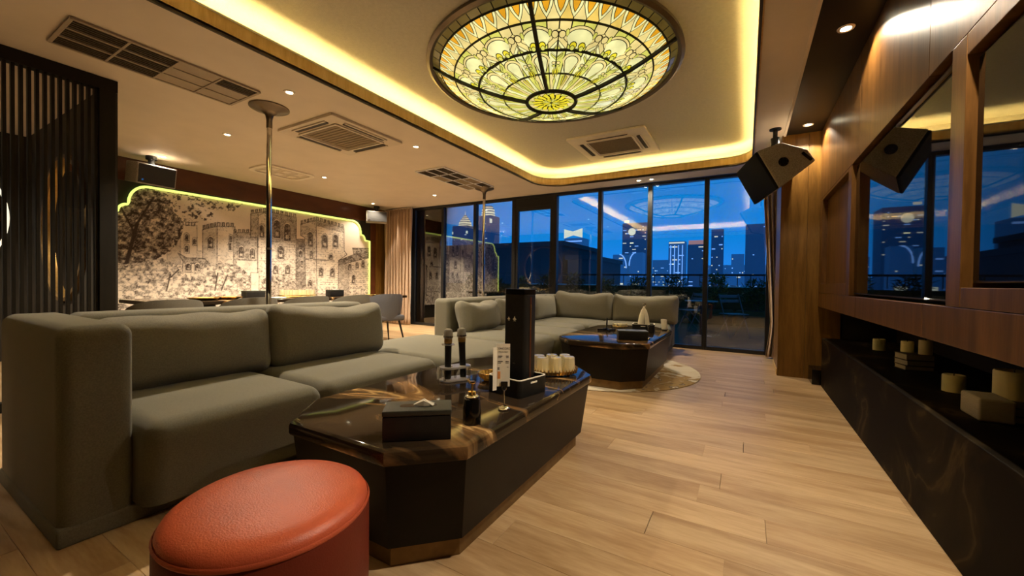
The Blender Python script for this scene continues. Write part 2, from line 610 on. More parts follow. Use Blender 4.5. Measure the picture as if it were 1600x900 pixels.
up.bb(CX0 - .36, CX0 - .32, CY0 - .34, YW - .02, ZL + .02, ZH)
up.bb(CX1 + .26, CX1 + .30, CY0 - .34, YW - .02, ZL + .02, ZH)
up.bb(CX0 - .34, CX1 + .28, CY0 - .36, CY0 - .32, ZL + .02, ZH)
up.bb(CX0 - .34, CX1 + .28, CY1 + .30, CY1 + .34, ZL + .02, ZH)
up.build('coffer_ceiling', 'ceil_hi', ceil)
def band(P, d0, d1, z0, z1):
    A, B = offset_poly(P, d0), offset_poly(P, d1)
    n = len(P)
    v = [(x, y, z0) for x, y in A] + [(x, y, z1) for x, y in A] + [(x, y, z0) for x, y in B] + [(x, y, z1) for x, y in B]
    f = []
    for i in range(n):
        j = (i + 1) % n
        f += [(i, j, n + j, n + i), (2 * n + j, 2 * n + i, 3 * n + i, 3 * n + j), (n + i, n + j, 3 * n + j, 3 * n + i), (j, i, 2 * n + i, 2 * n + j)]
    mb = MB()
    mb.add(v, f)
    return mb
band(hole, 0.0, 0.022, ZL - .002, ZL + .115).build('fascia', 'fascia', ceil, smooth=30)
band(hole, -0.004, 0.03, ZL + .115, ZL + .128).build('fascia_lip', 'ceil_hi', ceil, smooth=30)
band(hole, -0.004, 0.012, ZL - .012, ZL + .004).build('fascia_bead', 'dark_trim', ceil, smooth=30)
led = offset_poly(hole, .10)
tag(MB().tube([(x, y, ZL + .06) for x, y in led], .012, 6, True).build('cove_light_strip', 'cove_led'),
    'warm LED strip hidden in the trough around the raised ceiling coffer', 'light strip')
# dark soffit along the screen wall and its edge bead
struct('trim_1', MB().bb(.345, .80, YB, YW, ZL - .004, ZL + .03), 'ceil_dark')
struct('trim_2', MB().bb(.330, .352, YB, 5.34, ZL - .014, ZL + .004), 'ceil')

# ---- left wall with the mural, wood strips
wl = struct('wall_left', MB().bb(XL - .12, XL - .01, YB, YW, 0, ZL), 'wall_dark')
MB().bb(XL - .02, XL, 1.26, YW, 2.33, ZL).build('top_panel', 'wall_red', wl)
MB().bb(XL - .02, XL, 6.29, 6.44, 0, 2.33).build('side_panel', 'wall_red', wl)
MB().bb(XL - .02, XL + .012, 6.445, YW, 0, ZL).build('amber_panel', 'wall_wood', wl)
# stepped mural outline (y, z), right half then mirrored about y = 4.065
half = [(5.79, 2.285)]
for i in range(1, 9):
    a = PI / 2 * (1 - i / 8)
    half.append((5.79 + .215 * math.cos(a), 2.035 + .25 * math.sin(a)))
for i in range(0, 6):
    a = PI / 2 * (1 - i / 5)
    half.append((6.015 + .10 * math.cos(a), 1.905 + .10 * math.sin(a)))
half += [(6.13, 1.885), (6.245, 1.885), (6.245, .35)]
outline = [(2 * 4.065 - y, z) for y, z in reversed(half)] + half
mp_ = MB().prism([(y, z) for y, z in outline], 0, .012, Matrix(((0, 0, 1, XL), (1, 0, 0, 0), (0, 1, 0, 0), (0, 0, 0, 1))))

# mural print painted into a colour attribute on a fine grid
def paint_mural():
    y0, y1, z0, z1 = 1.86, 6.27, .33, 2.30
    nx, nz = 660, 296
    rg = np.random.RandomState(4)
    Yg, Zg = np.meshgrid(np.linspace(y0, y1, nx), np.linspace(z0, z1, nz))
    def vnoise(sy, sz, seed, oct_=4):
        # value noise
        out = np.zeros_like(Yg)
        amp, tot = 1., 0.
        r_ = np.random.RandomState(seed)
        for k in range(oct_):
            g = r_.rand(64, 64)
            u, w = (Yg * sy) % 63, (Zg * sz) % 63
            iu, iw = np.floor(u).astype(int), np.floor(w).astype(int)
            fu, fw = u - iu, w - iw
            fu, fw = fu * fu * (3 - 2 * fu), fw * fw * (3 - 2 * fw)
            out += amp * ((g[iw, iu] * (1 - fu) + g[iw, iu + 1] * fu) * (1 - fw) + (g[iw + 1, iu] * (1 - fu) + g[iw + 1, iu + 1] * fu) * fw)
            tot += amp
            amp *= .6
            sy, sz = sy * 2.03, sz * 2.03
        return out / tot
    ink = .10 + .10 * np.clip((vnoise(1.2, 2, 1) - .4) * 2, 0, 1)      # 0 paper .. 1 dark ink
    ink += .10 * np.clip((Zg - 1.75) / .6, 0, 1) * np.clip((Yg - 3) / 3, 0, 1)
    def inside(P):
        m = np.zeros(Yg.shape, bool)
        n = len(P)
        for i in range(n):
            (a, b), (c, d) = P[i], P[(i + 1) % n]
            if abs(b - d) < 1e-9:
                continue
            m ^= ((b > Zg) != (d > Zg)) & (Yg < (c - a) * (Zg - b) / (d - b) + a)
        return m
    def line(p, q, w, v):
        (a, b), (c, d) = p, q
        L2 = (c - a) ** 2 + (d - b) ** 2 + 1e-12
        t = np.clip(((Yg - a) * (c - a) + (Zg - b) * (d - b)) / L2, 0, 1)
        dist = np.hypot(Yg - a - t * (c - a), Zg - b - t * (d - b))
        k = np.clip(1 - dist / w, 0, 1)
        ink[:] = np.maximum(ink, v * np.minimum(1, k * 2)) if v > 0 else ink * (1 - k)
    stone = vnoise(9, 11, 11, 5)
    fine = vnoise(30, 40, 12, 3)
    leaf = vnoise(24, 28, 13, 4)
    big = vnoise(3, 4, 14)
    def fillp(P, base, amt, tex, edge=.75):
        m = inside(P)
        ink[m] = (base + amt * (tex[m] - .5) * 2)
        if edge:
            for i in range(len(P)):
                line(P[i], P[(i + 1) % len(P)], .011, edge)
    def courses(P, v=.34):
        """stone courses and joints"""
        m = inside(P)
        row = np.floor(Zg / .047)
        zz = np.abs((Zg / .047) % 1 - .5) > .40
        xx = np.abs(((Yg + (row % 2) * .05) / .10) % 1 - .5) > .45
        k = (zz | xx) & m & (fine > .50)
        ink[k] = np.maximum(ink[k], v)
    def crenel(ya, za, yb, zb, n, h, v):
        for i in range(n):
            t0, t1 = (i + .08) / n, (i + .62) / n
            a, b = (ya + (yb - ya) * t0, za + (zb - za) * t0), (ya + (yb - ya) * t1, za + (zb - za) * t1)
            fillp([a, b, (b[0], b[1] + h), (a[0], a[1] + h)], v, .2, fine, .7)
    def arch(cy, cz, w, h):
        def sh(w, h):
            P = [(cy - w / 2, cz - h / 2), (cy + w / 2, cz - h / 2), (cy + w / 2, cz + h / 2 - w / 2)]
            P += [(cy + w / 2 * math.cos(a), cz + h / 2 - w / 2 + w * .62 * math.sin(a)) for a in np.linspace(0, PI, 7)]
            return P
        fillp(sh(w + .035, h + .05), .16, .1, fine, .5)
        fillp(sh(w, h), .72, .25, fine, .8)
        if w > .045:
            line((cy, cz - h / 2), (cy, cz + h / 2), .006, .15 if False else .95)
            ink[inside([(cy - w / 4, cz - h * .36), (cy + w / 4, cz - h * .36), (cy + w / 4, cz - h * .12), (cy - w / 4, cz - h * .12)])] *= .45
    # distant towers
    T1 = [(2.56, 1.78), (2.93, 1.81), (2.94, 1.2), (2.56, 1.2)]
    fillp(T1, .30, .15, stone, .45); fillp([(2.72, 1.80), (2.93, 1.81), (2.94, 1.2), (2.72, 1.2)], .17, .12, stone, .45)
    crenel(2.56, 1.78, 2.93, 1.81, 5, .05, .28)
    fillp([(2.93, 1.42), (3.03, 1.42), (3.03, 1.2), (2.93, 1.2)], .26, .15, stone, .3)
    for P, v in (([(3.01, 1.76), (3.21, 1.84), (3.21, 1.2), (3.01, 1.2)], .30), ([(3.21, 1.84), (3.47, 1.86), (3.47, 1.2), (3.21, 1.2)], .19)):
        fillp(P, v, .15, stone, .6); courses(P)
    crenel(3.01, 1.76, 3.21, 1.84, 4, .06, .4); crenel(3.21, 1.84, 3.47, 1.86, 4, .06, .34)
    P = [(3.45, 1.76), (3.84, 1.81), (3.84, 1.0), (3.45, 1.0)]
    fillp(P, .46, .2, stone, .6); courses(P, .62); crenel(3.45, 1.76, 3.84, 1.81, 6, .05, .5)
    fillp([(3.5, 1.3), (3.84, 1.3), (3.84, 1.0), (3.5, 1.0)], .2, .2, stone, 0)
    # right houses
    P = [(5.45, 1.36), (6.3, 1.60), (6.3, .6), (5.45, .6)]
    fillp(P, .22, .2, stone, .6); courses(P, .5)
    fillp([(5.45, 1.32), (5.72, 1.45), (5.72, .6), (5.45, .6)], .45, .2, stone, .5)
    fillp([(5.40, 1.38), (5.80, 1.54), (6.3, 1.66), (6.3, 1.52), (5.45, 1.31)], .66, .25, fine, .8)
    fillp([(5.80, 1.69), (6.3, 1.72), (6.3, 1.64), (5.83, 1.56)], .55, .25, fine, .8)
    # middle link
    P = [(4.53, 1.76), (4.73, 1.78), (4.73, .7), (4.53, .7)]
    fillp(P, .62, .2, stone, .6)
    # big tower
    P1 = [(3.72, 2.12), (3.99, 2.20), (4.0, .7), (3.84, .7), (3.83, 1.72), (3.72, 1.71)]
    P2 = [(3.99, 2.20), (4.53, 2.17), (4.53, .7), (4.0, .7)]
    fillp(P1, .44, .2, stone, .75); fillp([(3.84, 2.1), (3.99, 2.2), (4.0, .7), (3.84, .7)], .22, .15, stone, .6); courses(P1, .5)
    fillp(P2, .30, .2, stone, .75); courses(P2, .52)
    fillp([(3.99, 2.20), (4.53, 2.17), (4.53, 1.70), (4.0, 1.66)], .50, .2, stone, .6)
    crenel(3.72, 2.12, 3.99, 2.20, 4, .06, .5); crenel(3.99, 2.20, 4.55, 2.17, 7, .06, .55)
    # right tower
    P1 = [(4.62, 2.06), (4.94, 2.18), (4.97, .7), (4.73, .7), (4.70, 1.81), (4.62, 1.84)]
    P2 = [(4.94, 2.18), (5.58, 2.10), (5.59, 1.62), (5.66, 1.54), (5.45, 1.40), (5.45, .7), (4.97, .7)]
    fillp(P1, .34, .2, stone, .75); courses(P1, .5); fillp(P2, .17, .15, stone, .75); courses(P2, .46)
    fillp([(4.94, 2.18), (5.58, 2.10), (5.58, 2.0), (4.95, 2.07)], .48, .2, stone, .5)
    crenel(4.62, 2.05, 4.94, 2.17, 5, .07, .55); crenel(4.94, 2.18, 5.60, 2.10, 8, .06, .5)
    line((4.73, 1.39), (5.35, 1.39), .016, .7)
    for w in [(3.9, 1.83, .06, .2), (4.17, 1.90, .11, .30), (4.36, 1.86, .11, .30), (3.57, 1.44, .07, .17), (3.75, 1.43, .07, .16), (4.24, 1.48, .10, .22), (4.15, 1.16, .07, .14), (4.37, 1.17, .07, .15), (4.82, 1.78, .08, .27), (5.13, 1.77, .10, .24), (5.38, 1.8, .10, .24), (5.05, 1.15, .07, .16), (5.31, 1.14, .08, .16), (3.12, 1.56, .06, .17), (4.82, .9, .07, .15), (2.8, 1.61, .03, .09), (2.8, 1.44, .03, .08), (2.9, 1.56, .02, .07), (5.73, 1.27, .06, .13), (5.92, 1.32, .06, .12), (5.83, 1.01, .06, .17), (5.27, 1.46, .07, .09), (3.4, 1.52, .02, .1), (3.41, 1.65, .025, .09), (4.62, 1.48, .05, .12), (4.65, 1.29, .05, .12), (4.84, 1.48, .05, .15), (6.08, 1.36, .06, .15)]:
        arch(*w)
    # cottage
    fillp([(2.75, 1.23), (3.0, 1.23), (3.0, 1.08), (2.75, 1.08)], .15, .08, fine, .6)
    fillp([(2.69, 1.37), (2.80, 1.30), (3.03, 1.31), (3.11, 1.22), (2.77, 1.22)], .5, .25, fine, .75)
    arch(2.82, 1.16, .05, .09); arch(2.94, 1.16, .05, .09)
    # foliage: dark tree, sprays, bushes
    def foliage(P, base, amt, soft=.10, hol=.40):
        m = inside(P)
        k = m & (leaf + .25 * (big - .5) > hol)
        t = np.clip((leaf - .35) * 2.6, 0, 1)
        val = base + amt * (t - .5) * 2
        ink[k] = val[k]
    for dx, dz, h in ((.06, .0, .50), (0, 0, .30)):
        foliage([(1.8 - dx, 1.92 + dz), (2.04, 1.92), (2.11, 2.0), (2.2, 2.24), (2.35, 2.30), (2.52 + dx, 2.22), (2.62 + dx, 2.0), (2.72 + dx, 1.9), (2.68 + dx, 1.66), (2.58 + dx, 1.42), (2.42, 1.25 - dz), (2.19, 1.16), (1.8, 1.08)], .70, .30, hol=h)
    foliage([(2.45, 2.26), (2.95, 2.27), (3.15, 2.18), (3.16, 1.95), (2.87, 1.84), (2.66, 1.86)], .55, .3, hol=.55)
    foliage([(3.08, 2.24), (3.6, 2.27), (3.45, 2.12), (3.10, 2.08)], .55, .2, hol=.55)
    line((2.10, 1.15), (2.22, 1.75), .035, .92); line((2.22, 1.75), (2.40, 2.15), .022, .9); line((2.2, 1.6), (2.05, 1.95), .02, .9)
    foliage([(1.8, 1.12), (2.24, 1.2), (2.5, 1.28), (2.72, 1.18), (2.85, .95), (2.85, .3), (1.8, .3)], .42, .28, hol=.43)
    foliage([(2.85, 1.06), (3.06, 1.21), (3.3, 1.26), (3.53, 1.21), (3.73, 1.04), (3.72, .3), (2.85, .3)], .48, .28, hol=.38)
    foliage([(3.90, .98), (4.12, 1.09), (4.38, 1.08), (4.53, .91), (4.5, .3), (3.90, .3)], .55, .25, hol=.40)
    foliage([(2.5, .84), (6.3, .86), (6.3, .3), (2.5, .3)], .38, .25, hol=.52)
    fillp([(3.72, 1.10), (3.86, 1.10), (3.86, .75), (3.72, .75)], .2, .1, stone, .5)
    for a, b in (((2.55, .80), (2.60, 1.05)), ((3.18, .8), (3.22, 1.08)), ((3.27, .8), (3.36, 1.05)), ((2.60, 1.0), (2.70, 1.12))):
        line(a, b, .014, .85)
    # pen hatching everywhere there is tone
    hatch = (np.abs(((Yg * .8 + Zg) / .024) % 1 - .5) < .2) & (fine > .52) & (ink > .22)
    ink[hatch] = np.minimum(1, ink[hatch] + .22)
    scr = (np.abs(((Yg - Zg * .5) / .031 + stone * 3) % 1 - .5) < .16) & (ink > .36) & (fine > .45)
    ink[scr] = np.minimum(1, ink[scr] + .2)
    ink[:] = np.clip(ink + (rg.rand(*ink.shape) - .5) * .10, 0, 1)
    ink[:] = np.clip((ink - .10) * 1.25, 0, 1)
    pap, drk = np.array((.90, .79, .66)), np.array((.045, .024, .014))
    c = pap[None, None] * (1 - ink[..., None]) + drk[None, None] * ink[..., None]
    # keep inside the outline
    m = inside([(y, z) for y, z in outline])
    vid = -np.ones(m.shape, int)
    q = m[:-1, :-1] & m[1:, :-1] & m[:-1, 1:] & m[1:, 1:]
    need = np.zeros(m.shape, bool)
    for a, b in ((0, 0), (1, 0), (0, 1), (1, 1)):
        need[a:nz - 1 + a, b:nx - 1 + b] |= q
    vid[need] = np.arange(need.sum())
    co = np.zeros((need.sum(), 3), np.float32)
    co[:, 0] = XL + .0135
    co[:, 1] = Yg[need]
    co[:, 2] = Zg[need]
    iz, ix = np.nonzero(q)
    faces = np.stack([vid[iz, ix], vid[iz, ix + 1], vid[iz + 1, ix + 1], vid[iz + 1, ix]], 1)
    me = bpy.data.meshes.new('print')
    me.vertices.add(len(co))
    me.vertices.foreach_set('co', co.ravel())
    me.loops.add(faces.size)
    me.loops.foreach_set('vertex_index', faces.ravel().astype(np.int32))
    me.polygons.add(len(faces))
    me.polygons.foreach_set('loop_start', np.arange(0, faces.size, 4, dtype=np.int32))
    me.update(calc_edges=True)
    at = me.color_attributes.new('ink', 'FLOAT_COLOR', 'POINT')
    cc = np.ones((len(co), 4), np.float32)
    cc[:, :3] = c[need]
    at.data.foreach_set('color', cc.ravel())
    m_, t, b = new_mat('sepia_print')
    a_ = t.nodes.new('ShaderNodeAttribute')
    a_.attribute_name = 'ink'
    t.links.new(a_.outputs['Color'], b.inputs['Base Color'])
    b.inputs['Roughness'].default_value = .65
    me.materials.append(m_)
    return me

mural = thing('wall_mural', 'sepia castle drawing printed across the left wall, edged in yellow green light', 'mural', (XL, 4.065, .35))
mp_.build('backing_panel', 'paper', mural, org=(XL, 4.065, .35))
pr = bpy.data.objects.new('print', paint_mural())
COL.objects.link(pr)
pr.parent = mural
pr.location = (-XL, -4.065, -.35)
MB().tube([(XL + .03, y, z) for y, z in outline], .017, 8).build('light_tube', 'neon', mural, smooth=True, org=(XL, 4.065, .35))

# ---- partition with a round moon gate, behind the slatted screen
pt = MB()
GC, GR = (-6.0, 1.48), .76
gate = [(GC[0] + GR * math.cos(a), GC[1] + GR * math.sin(a)) for a in np.linspace(0, 2 * PI, 49)[:-1]]
q_ = plate_with_hole([(XL, 0), (-4.70, 0), (-4.70, ZL), (XL, ZL)], gate, 1.235, 1.28)
q_.v = [(x, z, y) for x, y, z in q_.v]
q_.f = [tuple(reversed(f)) for f in q_.f]
struct('wall_front', q_, 'wall_dark')
ar = thing('moon_gate', 'round pale gold rim of an opening seen through the slatted screen', 'archway', (GC[0], 1.25, GC[1]))
ar.rotation_euler = (PI / 2, 0, 0)
MB().lathe([(GR - .055, -.05), (GR - .055, .05), (GR - .02, .05), (GR - .02, -.05), (GR - .055, -.05)], 64, caps=False).build('rim', 'base_gold', ar, smooth=30)
MB().lathe([(GR - .057, -.05), (GR - .06, 0), (GR - .057, .02), (GR - .057, -.05)], 64, caps=False).build('inner_face', 'brass', ar, smooth=30)
rm = thing('ring_mirror', 'thin pale ring on the dark wall at the far left edge', 'mirror', (XL + .03, .24, 1.66))
rm.rotation_euler = (0, PI / 2, 0)
MB().lathe([(.825, -.012), (.825, .012), (.845, .012), (.845, -.012), (.825, -.012)], 64, caps=False).build('rim', 'ring_led', rm, smooth=30)
MB().lathe([(.01, -.012), (.823, -.012), (.823, .004), (.01, .004)], 48).build('glass', 'tv', rm, smooth=30)

struct('wall_back', MB().bb(XL - .1, 1.5, YB - .12, YB, 0, ZL), 'wall_dark')

# ---- window wall: mullions x of the bays
WT = 2.64
struct('wall_end', MB().bb(XL - .1, -6.66, YW - .02, YW + .14, 0, ZL + .3).bb(.34, 1.5, YW - .02, YW + .14, 0, ZL + .3).bb(-6.66, .34, YW - .02, YW + .14, WT + .015, ZL + .3), 'wall_dark')
mx_ = [-6.64, -5.714, -4.861, -3.935, -3.05, -2.207, -1.37, -.536, .30]
wn = 0
for i in range(8):
    a, b = mx_[i], mx_[i + 1]
    door = i == 3
    wn += 0 if door else 1
    root = node('door_1' if door else 'window_%d' % wn, loc=((a + b) / 2, YW + .05, 0))
    org = ((a + b) / 2, YW + .05, 0)
    ha, hb = (.12 if i == 0 else .034), (.034 if i < 7 else .05)
    if i == 3:
        ha = hb = .048
    MB().bb(a - .0, a + ha, YW, YW + .10, 0, WT).build('jamb', 'black_frame', root, org=org, bevel=.003)
    MB().bb(b - hb, b, YW, YW + .10, 0, WT).build('jamb', 'black_frame', root, org=org, bevel=.003)
    MB().bb(a + ha, b - hb, YW, YW + .10, 0, .055).build('sill', 'black_frame', root, org=org, bevel=.003)
    MB().bb(a + ha, b - hb, YW, YW + .10, WT - .04, WT).build('head', 'black_frame', root, org=org, bevel=.003)
    x0, x1, z0, z1 = a + ha, b - hb, .055, WT - .04
    if door:
        MB().bb(x0, x1, YW + .01, YW + .09, WT - .20, WT - .04).build('transom', 'black_frame', root, org=org)
        for u, w in ((x0, x0 + .055), (x1 - .055, x1)):
            MB().bb(u, w, YW + .01, YW + .07, .055, WT - .20).build('stile', 'black_frame', root, org=org, bevel=.003)
        for u, w in ((.055, .13), (WT - .27, WT - .20)):
            MB().bb(x0 + .055, x1 - .055, YW + .01, YW + .07, u, w).build('rail', 'black_frame', root, org=org, bevel=.003)
        x0, x1, z0, z1 = x0 + .055, x1 - .055, .13, WT - .27
        hd = MB().cyl((x1 + .027, YW - .045, .9), (x1 + .027, YW - .045, 1.25), .011).cyl((x1 + .027, YW - .045, .94), (x1 + .027, YW + .012, .94), .008).cyl((x1 + .027, YW - .045, 1.21), (x1 + .027, YW + .012, 1.21), .008)
        hd.build('handle', 'black_frame', root, org=org, smooth=True)
    MB().bb(x0, x1, YW + .04, YW + .050, z0, z1).build('pane', 'glass', root, org=org)
# sensor box on the head of the last window
tag(MB().rbox((-.02, YW - .045, 2.595), (.17, .05, .05), .01).build('door_sensor', 'ac_cream', smooth=True), 'small white sensor box at the top of the rightmost window', 'sensor')

# ---- column beside the window, clad in amber wood
cl = struct('wall_column', MB().bb(.335, 1.5, 5.345, 6.02, 0, ZL), 'wall_dark')
MB().bb(.320, .56, 5.325, 6.02, .0, ZL).build('amber_panel', 'wall_wood', cl)
MB().bb(.562, .86, 5.325, 5.40, .0, ZL).build('amber_panel', 'wall_wood', cl)
struct('baseboard_column', MB().bb(.312, .322, 5.36, 6.02, 0, .07), 'fascia')
struct('baseboard_right', MB().bb(.60, .80, 5.05, 5.322, 0, .15), 'black_gloss')

# ---- screen wall on the right: clad panels with recesses for screens and a niche
wr = struct('wall_right', MB().bb(.80, 1.42, YB, 5.33, .79, ZL).bb(1.30, 1.42, YB, 5.33, 0, .79), 'wall_dark')
X0, X1 = XR, .80
OP = [(3.985, 5.19, 1.025, 1.885), (2.19, 3.872, .930, 1.912), (.60, 2.068, 1.003, 1.833)]   # niche, large screen, second screen
def panel(y0, y1, z0, z1):
    MB().bb(X0, X1, y0, y1, z0, z1).build('panel', 'tv_wood', wr, bevel=.002)
g = .0012
for y0, y1 in ((YB, -.30), (-.30, .90), (.90, 2.42), (2.42, 3.66), (3.66, 4.86), (4.86, 5.32)):
    panel(y0 + g, y1 - g, 1.914, ZL - .004)
    panel(y0 + g, y1 - g, .782, .928)
panel(YB, .598, .93, 1.912)
panel(.602, 2.066, .93, 1.001); panel(.602, 2.066, 1.835, 1.912)
panel(2.07, 2.188, .93, 1.912)
panel(3.874, 3.983, .93, 1.912)
panel(3.987, 5.188, .93, 1.023); panel(3.987, 5.188, 1.887, 1.912)
panel(5.192, 5.32, .93, 1.912)
MB().bb(.715, .80, 3.985, 5.19, 1.025, 1.885).build('niche_back', 'tv_wood', wr)
for k, (y0, y1, z0, z1) in enumerate(OP[1:]):
    tv = thing('television', ('large black television reflecting the windows, left of the two on the wood wall' if k == 0 else 'black television at the right edge of the picture, cut off by the frame'), 'television', (X0 + .052, (y0 + y1) / 2, (z0 + z1) / 2), group='wall televisions')
    w, h = y1 - y0 - .03, z1 - z0 - .03
    b_ = MB().box((0, 0, 0), (.05, w, h))
    b_.build('case', 'tv_bezel', tv, bevel=.004)
    MB().box((-.0265, 0, 0), (.003, w - .016, h - .016)).build('screen', 'tv', tv)
    if k == 0:
        MB().box((-.028, -w * .34, -h / 2 + .006), (.002, .02, .006)).build('power_light', 'bulb', tv)
# plinth shelf clad in dark marble
struct('trim_3', MB().bb(XR, 1.30, YB, 5.02, 0, .483), 'plinth_marble', bevel=.004)

# ================================================================== CEILING FITTINGS
def downlight(name_lab, x, y, watts, z=ZL, size=62, blend=.55, col=(1.0, .84, .63)):
    t = thing('downlight', name_lab, 'downlight', (x, y, z), group='recessed downlights')
    MB().lathe([(.028, -.002), (.030, -.006), (.044, -.006), (.047, 0), (.028, 0)], 24, caps=False).build('trim_ring', 'ac_cream', t, smooth=True)
    MB().lathe([(.027, -.0015), (.001, -.003)], 20).build('lens', 'bulb', t, smooth=True)
    ld = bpy.data.lights.new('downlight_lamp', 'SPOT')
    ld.energy = watts
    ld.color = col
    ld.spot_size = math.radians(size * 2)
    ld.spot_blend = blend
    ld.shadow_soft_size = .03
    lo = bpy.data.objects.new('lamp', ld)
    COL.objects.link(lo)
    lo.parent = t
    lo.location = (0, 0, -.02)
    return t
for lab, x, y in (('bright downlight just right of the near pole flange', -3.515, 2.078), ('downlight left of the near pole, above the dark end of the castle mural', -5.176, 2.338),
                  ('downlight between the ceiling cassette and the cove edge', -3.537, 3.675), ('downlight right of the pale oblong ceiling diffuser', -5.911, 4.077),
                  ('downlight left of the far pole, above the left window curtain', -5.207, 5.924), ('downlight directly above the small speaker in the far left corner', -6.969, 5.964),
                  ('small downlight beside the left wall speaker bracket', -6.927, 2.346)):
    downlight(lab, x, y, DOWN_W * (.5 if x < -6.5 else 3.4 if x < -5.5 else 2.6 if x < -5 else 1.7))
downlight('left one of the pair of downlights over the middle windows', -1.509, 6.566, 34)
downlight('right one of the pair of downlights over the middle windows', -1.314, 6.577, 34)
for lab, y in (('near downlight in the dark soffit, washing the wood wall', 3.288), ('far downlight in the dark soffit, close to the big hanging speaker', 5.063)):
    downlight(lab, .521, y, SOFFIT_W, ZL - .004, 66, .12)

downlight('downlight in the ceiling beyond the slatted screen, out of the picture', -6.0, -.25, 130)

downlight('soffit downlight above the second television, out of the picture', .521, 1.52, 62, ZL - .004, 50, .5)

def cassette(name_lab, x, y, z, frame, w=.98, grille='ac_grille', rounded=False):
    t = thing('ceiling_cassette', name_lab, 'air conditioner', (x, y, z))
    q = plate_with_hole(rrect(-w / 2, w / 2, -w / 2, w / 2, .015, 2), rrect(-.29, .29, -.29, .29, .02, 2), -.028, -.001)
    q.build('face_frame', frame, t, bevel=.004)
    MB().bb(-.29, .29, -.29, .29, -.02, -.001).build('return_grille', grille, t)
    sl = MB()
    for i in range(11):
        sl.bb(-.28, .28, -.26 + i * .052 - .006, -.26 + i * .052 + .006, -.025, -.019)
    sl.build('grille_bar', grille, t)['kind'] = 'stuff'
    for a in range(4):
        mxr = Matrix.Rotation(a * PI / 2, 4, 'Z')
        MB().prism(rrect(-.27, .27, .355, .405, .018, 3), -.034, -.0282, mxr).build('air_slot', 'ac_slot', t)
        MB().box((0, .415, -.034), (.56, .02, .010), mxr).build('air_flap', frame, t)
    q = plate_with_hole(rrect(-.325, .325, -.325, .325, .05 if rounded else .01, 4), rrect(-.30, .30, -.30, .30, .02, 4), -.042, -.027)
    q.build('inner_frame', frame, t)
    return t
cassette('square ceiling cassette set in the lower ceiling between pole and cove', -4.03, 3.0, ZL, 'ac_white', .95)
cassette('white ceiling cassette in the raised coffer beyond the glass dome', -1.60, 5.50, ZH, 'ac_cream', 1.02, rounded=True)
t = thing('ceiling_diffuser', 'pale oblong diffuser with scalloped rim on the ceiling behind the near pole', 'air vent', (-6.22, 3.58, ZL))
plate_with_hole(rrect(-.30, .30, -.40, .40, .16, 6), rrect(-.24, .24, -.33, .33, .10, 6), -.022, -.001).build('rim', 'ac_cream', t)
MB().bb(-.245, .245, -.335, .335, -.008, -.001).build('plate', 'ac_white', t)
for i in range(3):
    for j in range(2):
        MB().rbox((-.11 + j * .22, -.2 + i * .2, -.012), (.13, .11, .012), .005).build('baffle', 'ac_cream', t)

def grid_vent(lab, x0, x1, y0, y1, nx, ny, dark_cells, mf):
    t = thing('ceiling_vent', lab, 'air vent', ((x0 + x1) / 2, (y0 + y1) / 2, ZL))
    w, d = x1 - x0, y1 - y0
    MB().box((0, 0, -.003), (w - .02, d - .02, .004)).build('back_plate', 'ac_slot', t)
    fr = MB()
    for i in range(nx + 1):
        fr.box((-w / 2 + w * i / nx, 0, -.010), (.022 if i in (0, nx) else .014, d, .014))
    for j in range(ny + 1):
        fr.box((0, -d / 2 + d * j / ny, -.0105), (w, .022 if j in (0, ny) else .014, .013))
    fr.build('frame', mf, t)
    for i in range(nx):
        for j in range(ny):
            cw, cd = w / nx - .016, d / ny - .016
            cx, cy = -w / 2 + w * (i + .5) / nx, -d / 2 + d * (j + .5) / ny
            if (i, j) in dark_cells:
                s_ = MB()
                n = max(3, int(cw / .03))
                for k in range(n):
                    s_.box((cx - cw / 2 + cw * (k + .5) / n, cy, -.008), (.007, cd, .010))
                s_.build('louvre', 'vent_dark', t)
            else:
                MB().box((cx, cy, -.007), (cw, cd, .006)).build('panel', 'vent_dim' if mf != 'vent_white' else 'ac_grille', t)
    return t
grid_vent('white gridded ceiling vent beside the far pole flange', -4.33, -3.79, 4.50, 5.82, 3, 4, {(0, 0), (1, 0), (2, 0), (1, 1), (0, 2), (2, 1), (2, 3)}, 'vent_white')
grid_vent('long dim ceiling vent at the upper left with dark louvres', -4.24, -3.73, .80, 1.94, 3, 4, {(0, 0), (1, 0), (2, 0), (0, 1), (1, 1), (2, 1), (2, 3)}, 'vent_dim')

# ---- poles
def pole(lab, x, y):
    t = thing('chrome_pole', lab, 'pole', (x, y, 0), group='floor to ceiling poles')
    MB().lathe([(.024, .0), (.024, ZL - .05)], 20).build('tube', 'chrome', t, smooth=True)
    MB().lathe([(.026, ZL - .20), (.026, ZL - .12), (.036, ZL - .075), (.075, ZL - .045), (.155, ZL - .022), (.172, ZL - .012), (.172, ZL - .001), (.02, ZL - .001)], 40).build('ceiling_flange', 'mount', t, smooth=True)
    MB().lathe([(.11, .001), (.11, .008), (.05, .02), (.030, .045), (.026, .06)], 32).build('floor_flange', 'mount', t, smooth=True)
    MB().lathe([(.0262, 1.28), (.0262, 1.30)], 20).build('joint_ring', 'mount', t, smooth=True)
pole('nearer chrome pole crossing the castle mural', -4.0, 2.17)
pole('farther chrome pole standing before the windows', -4.02, 5.88)

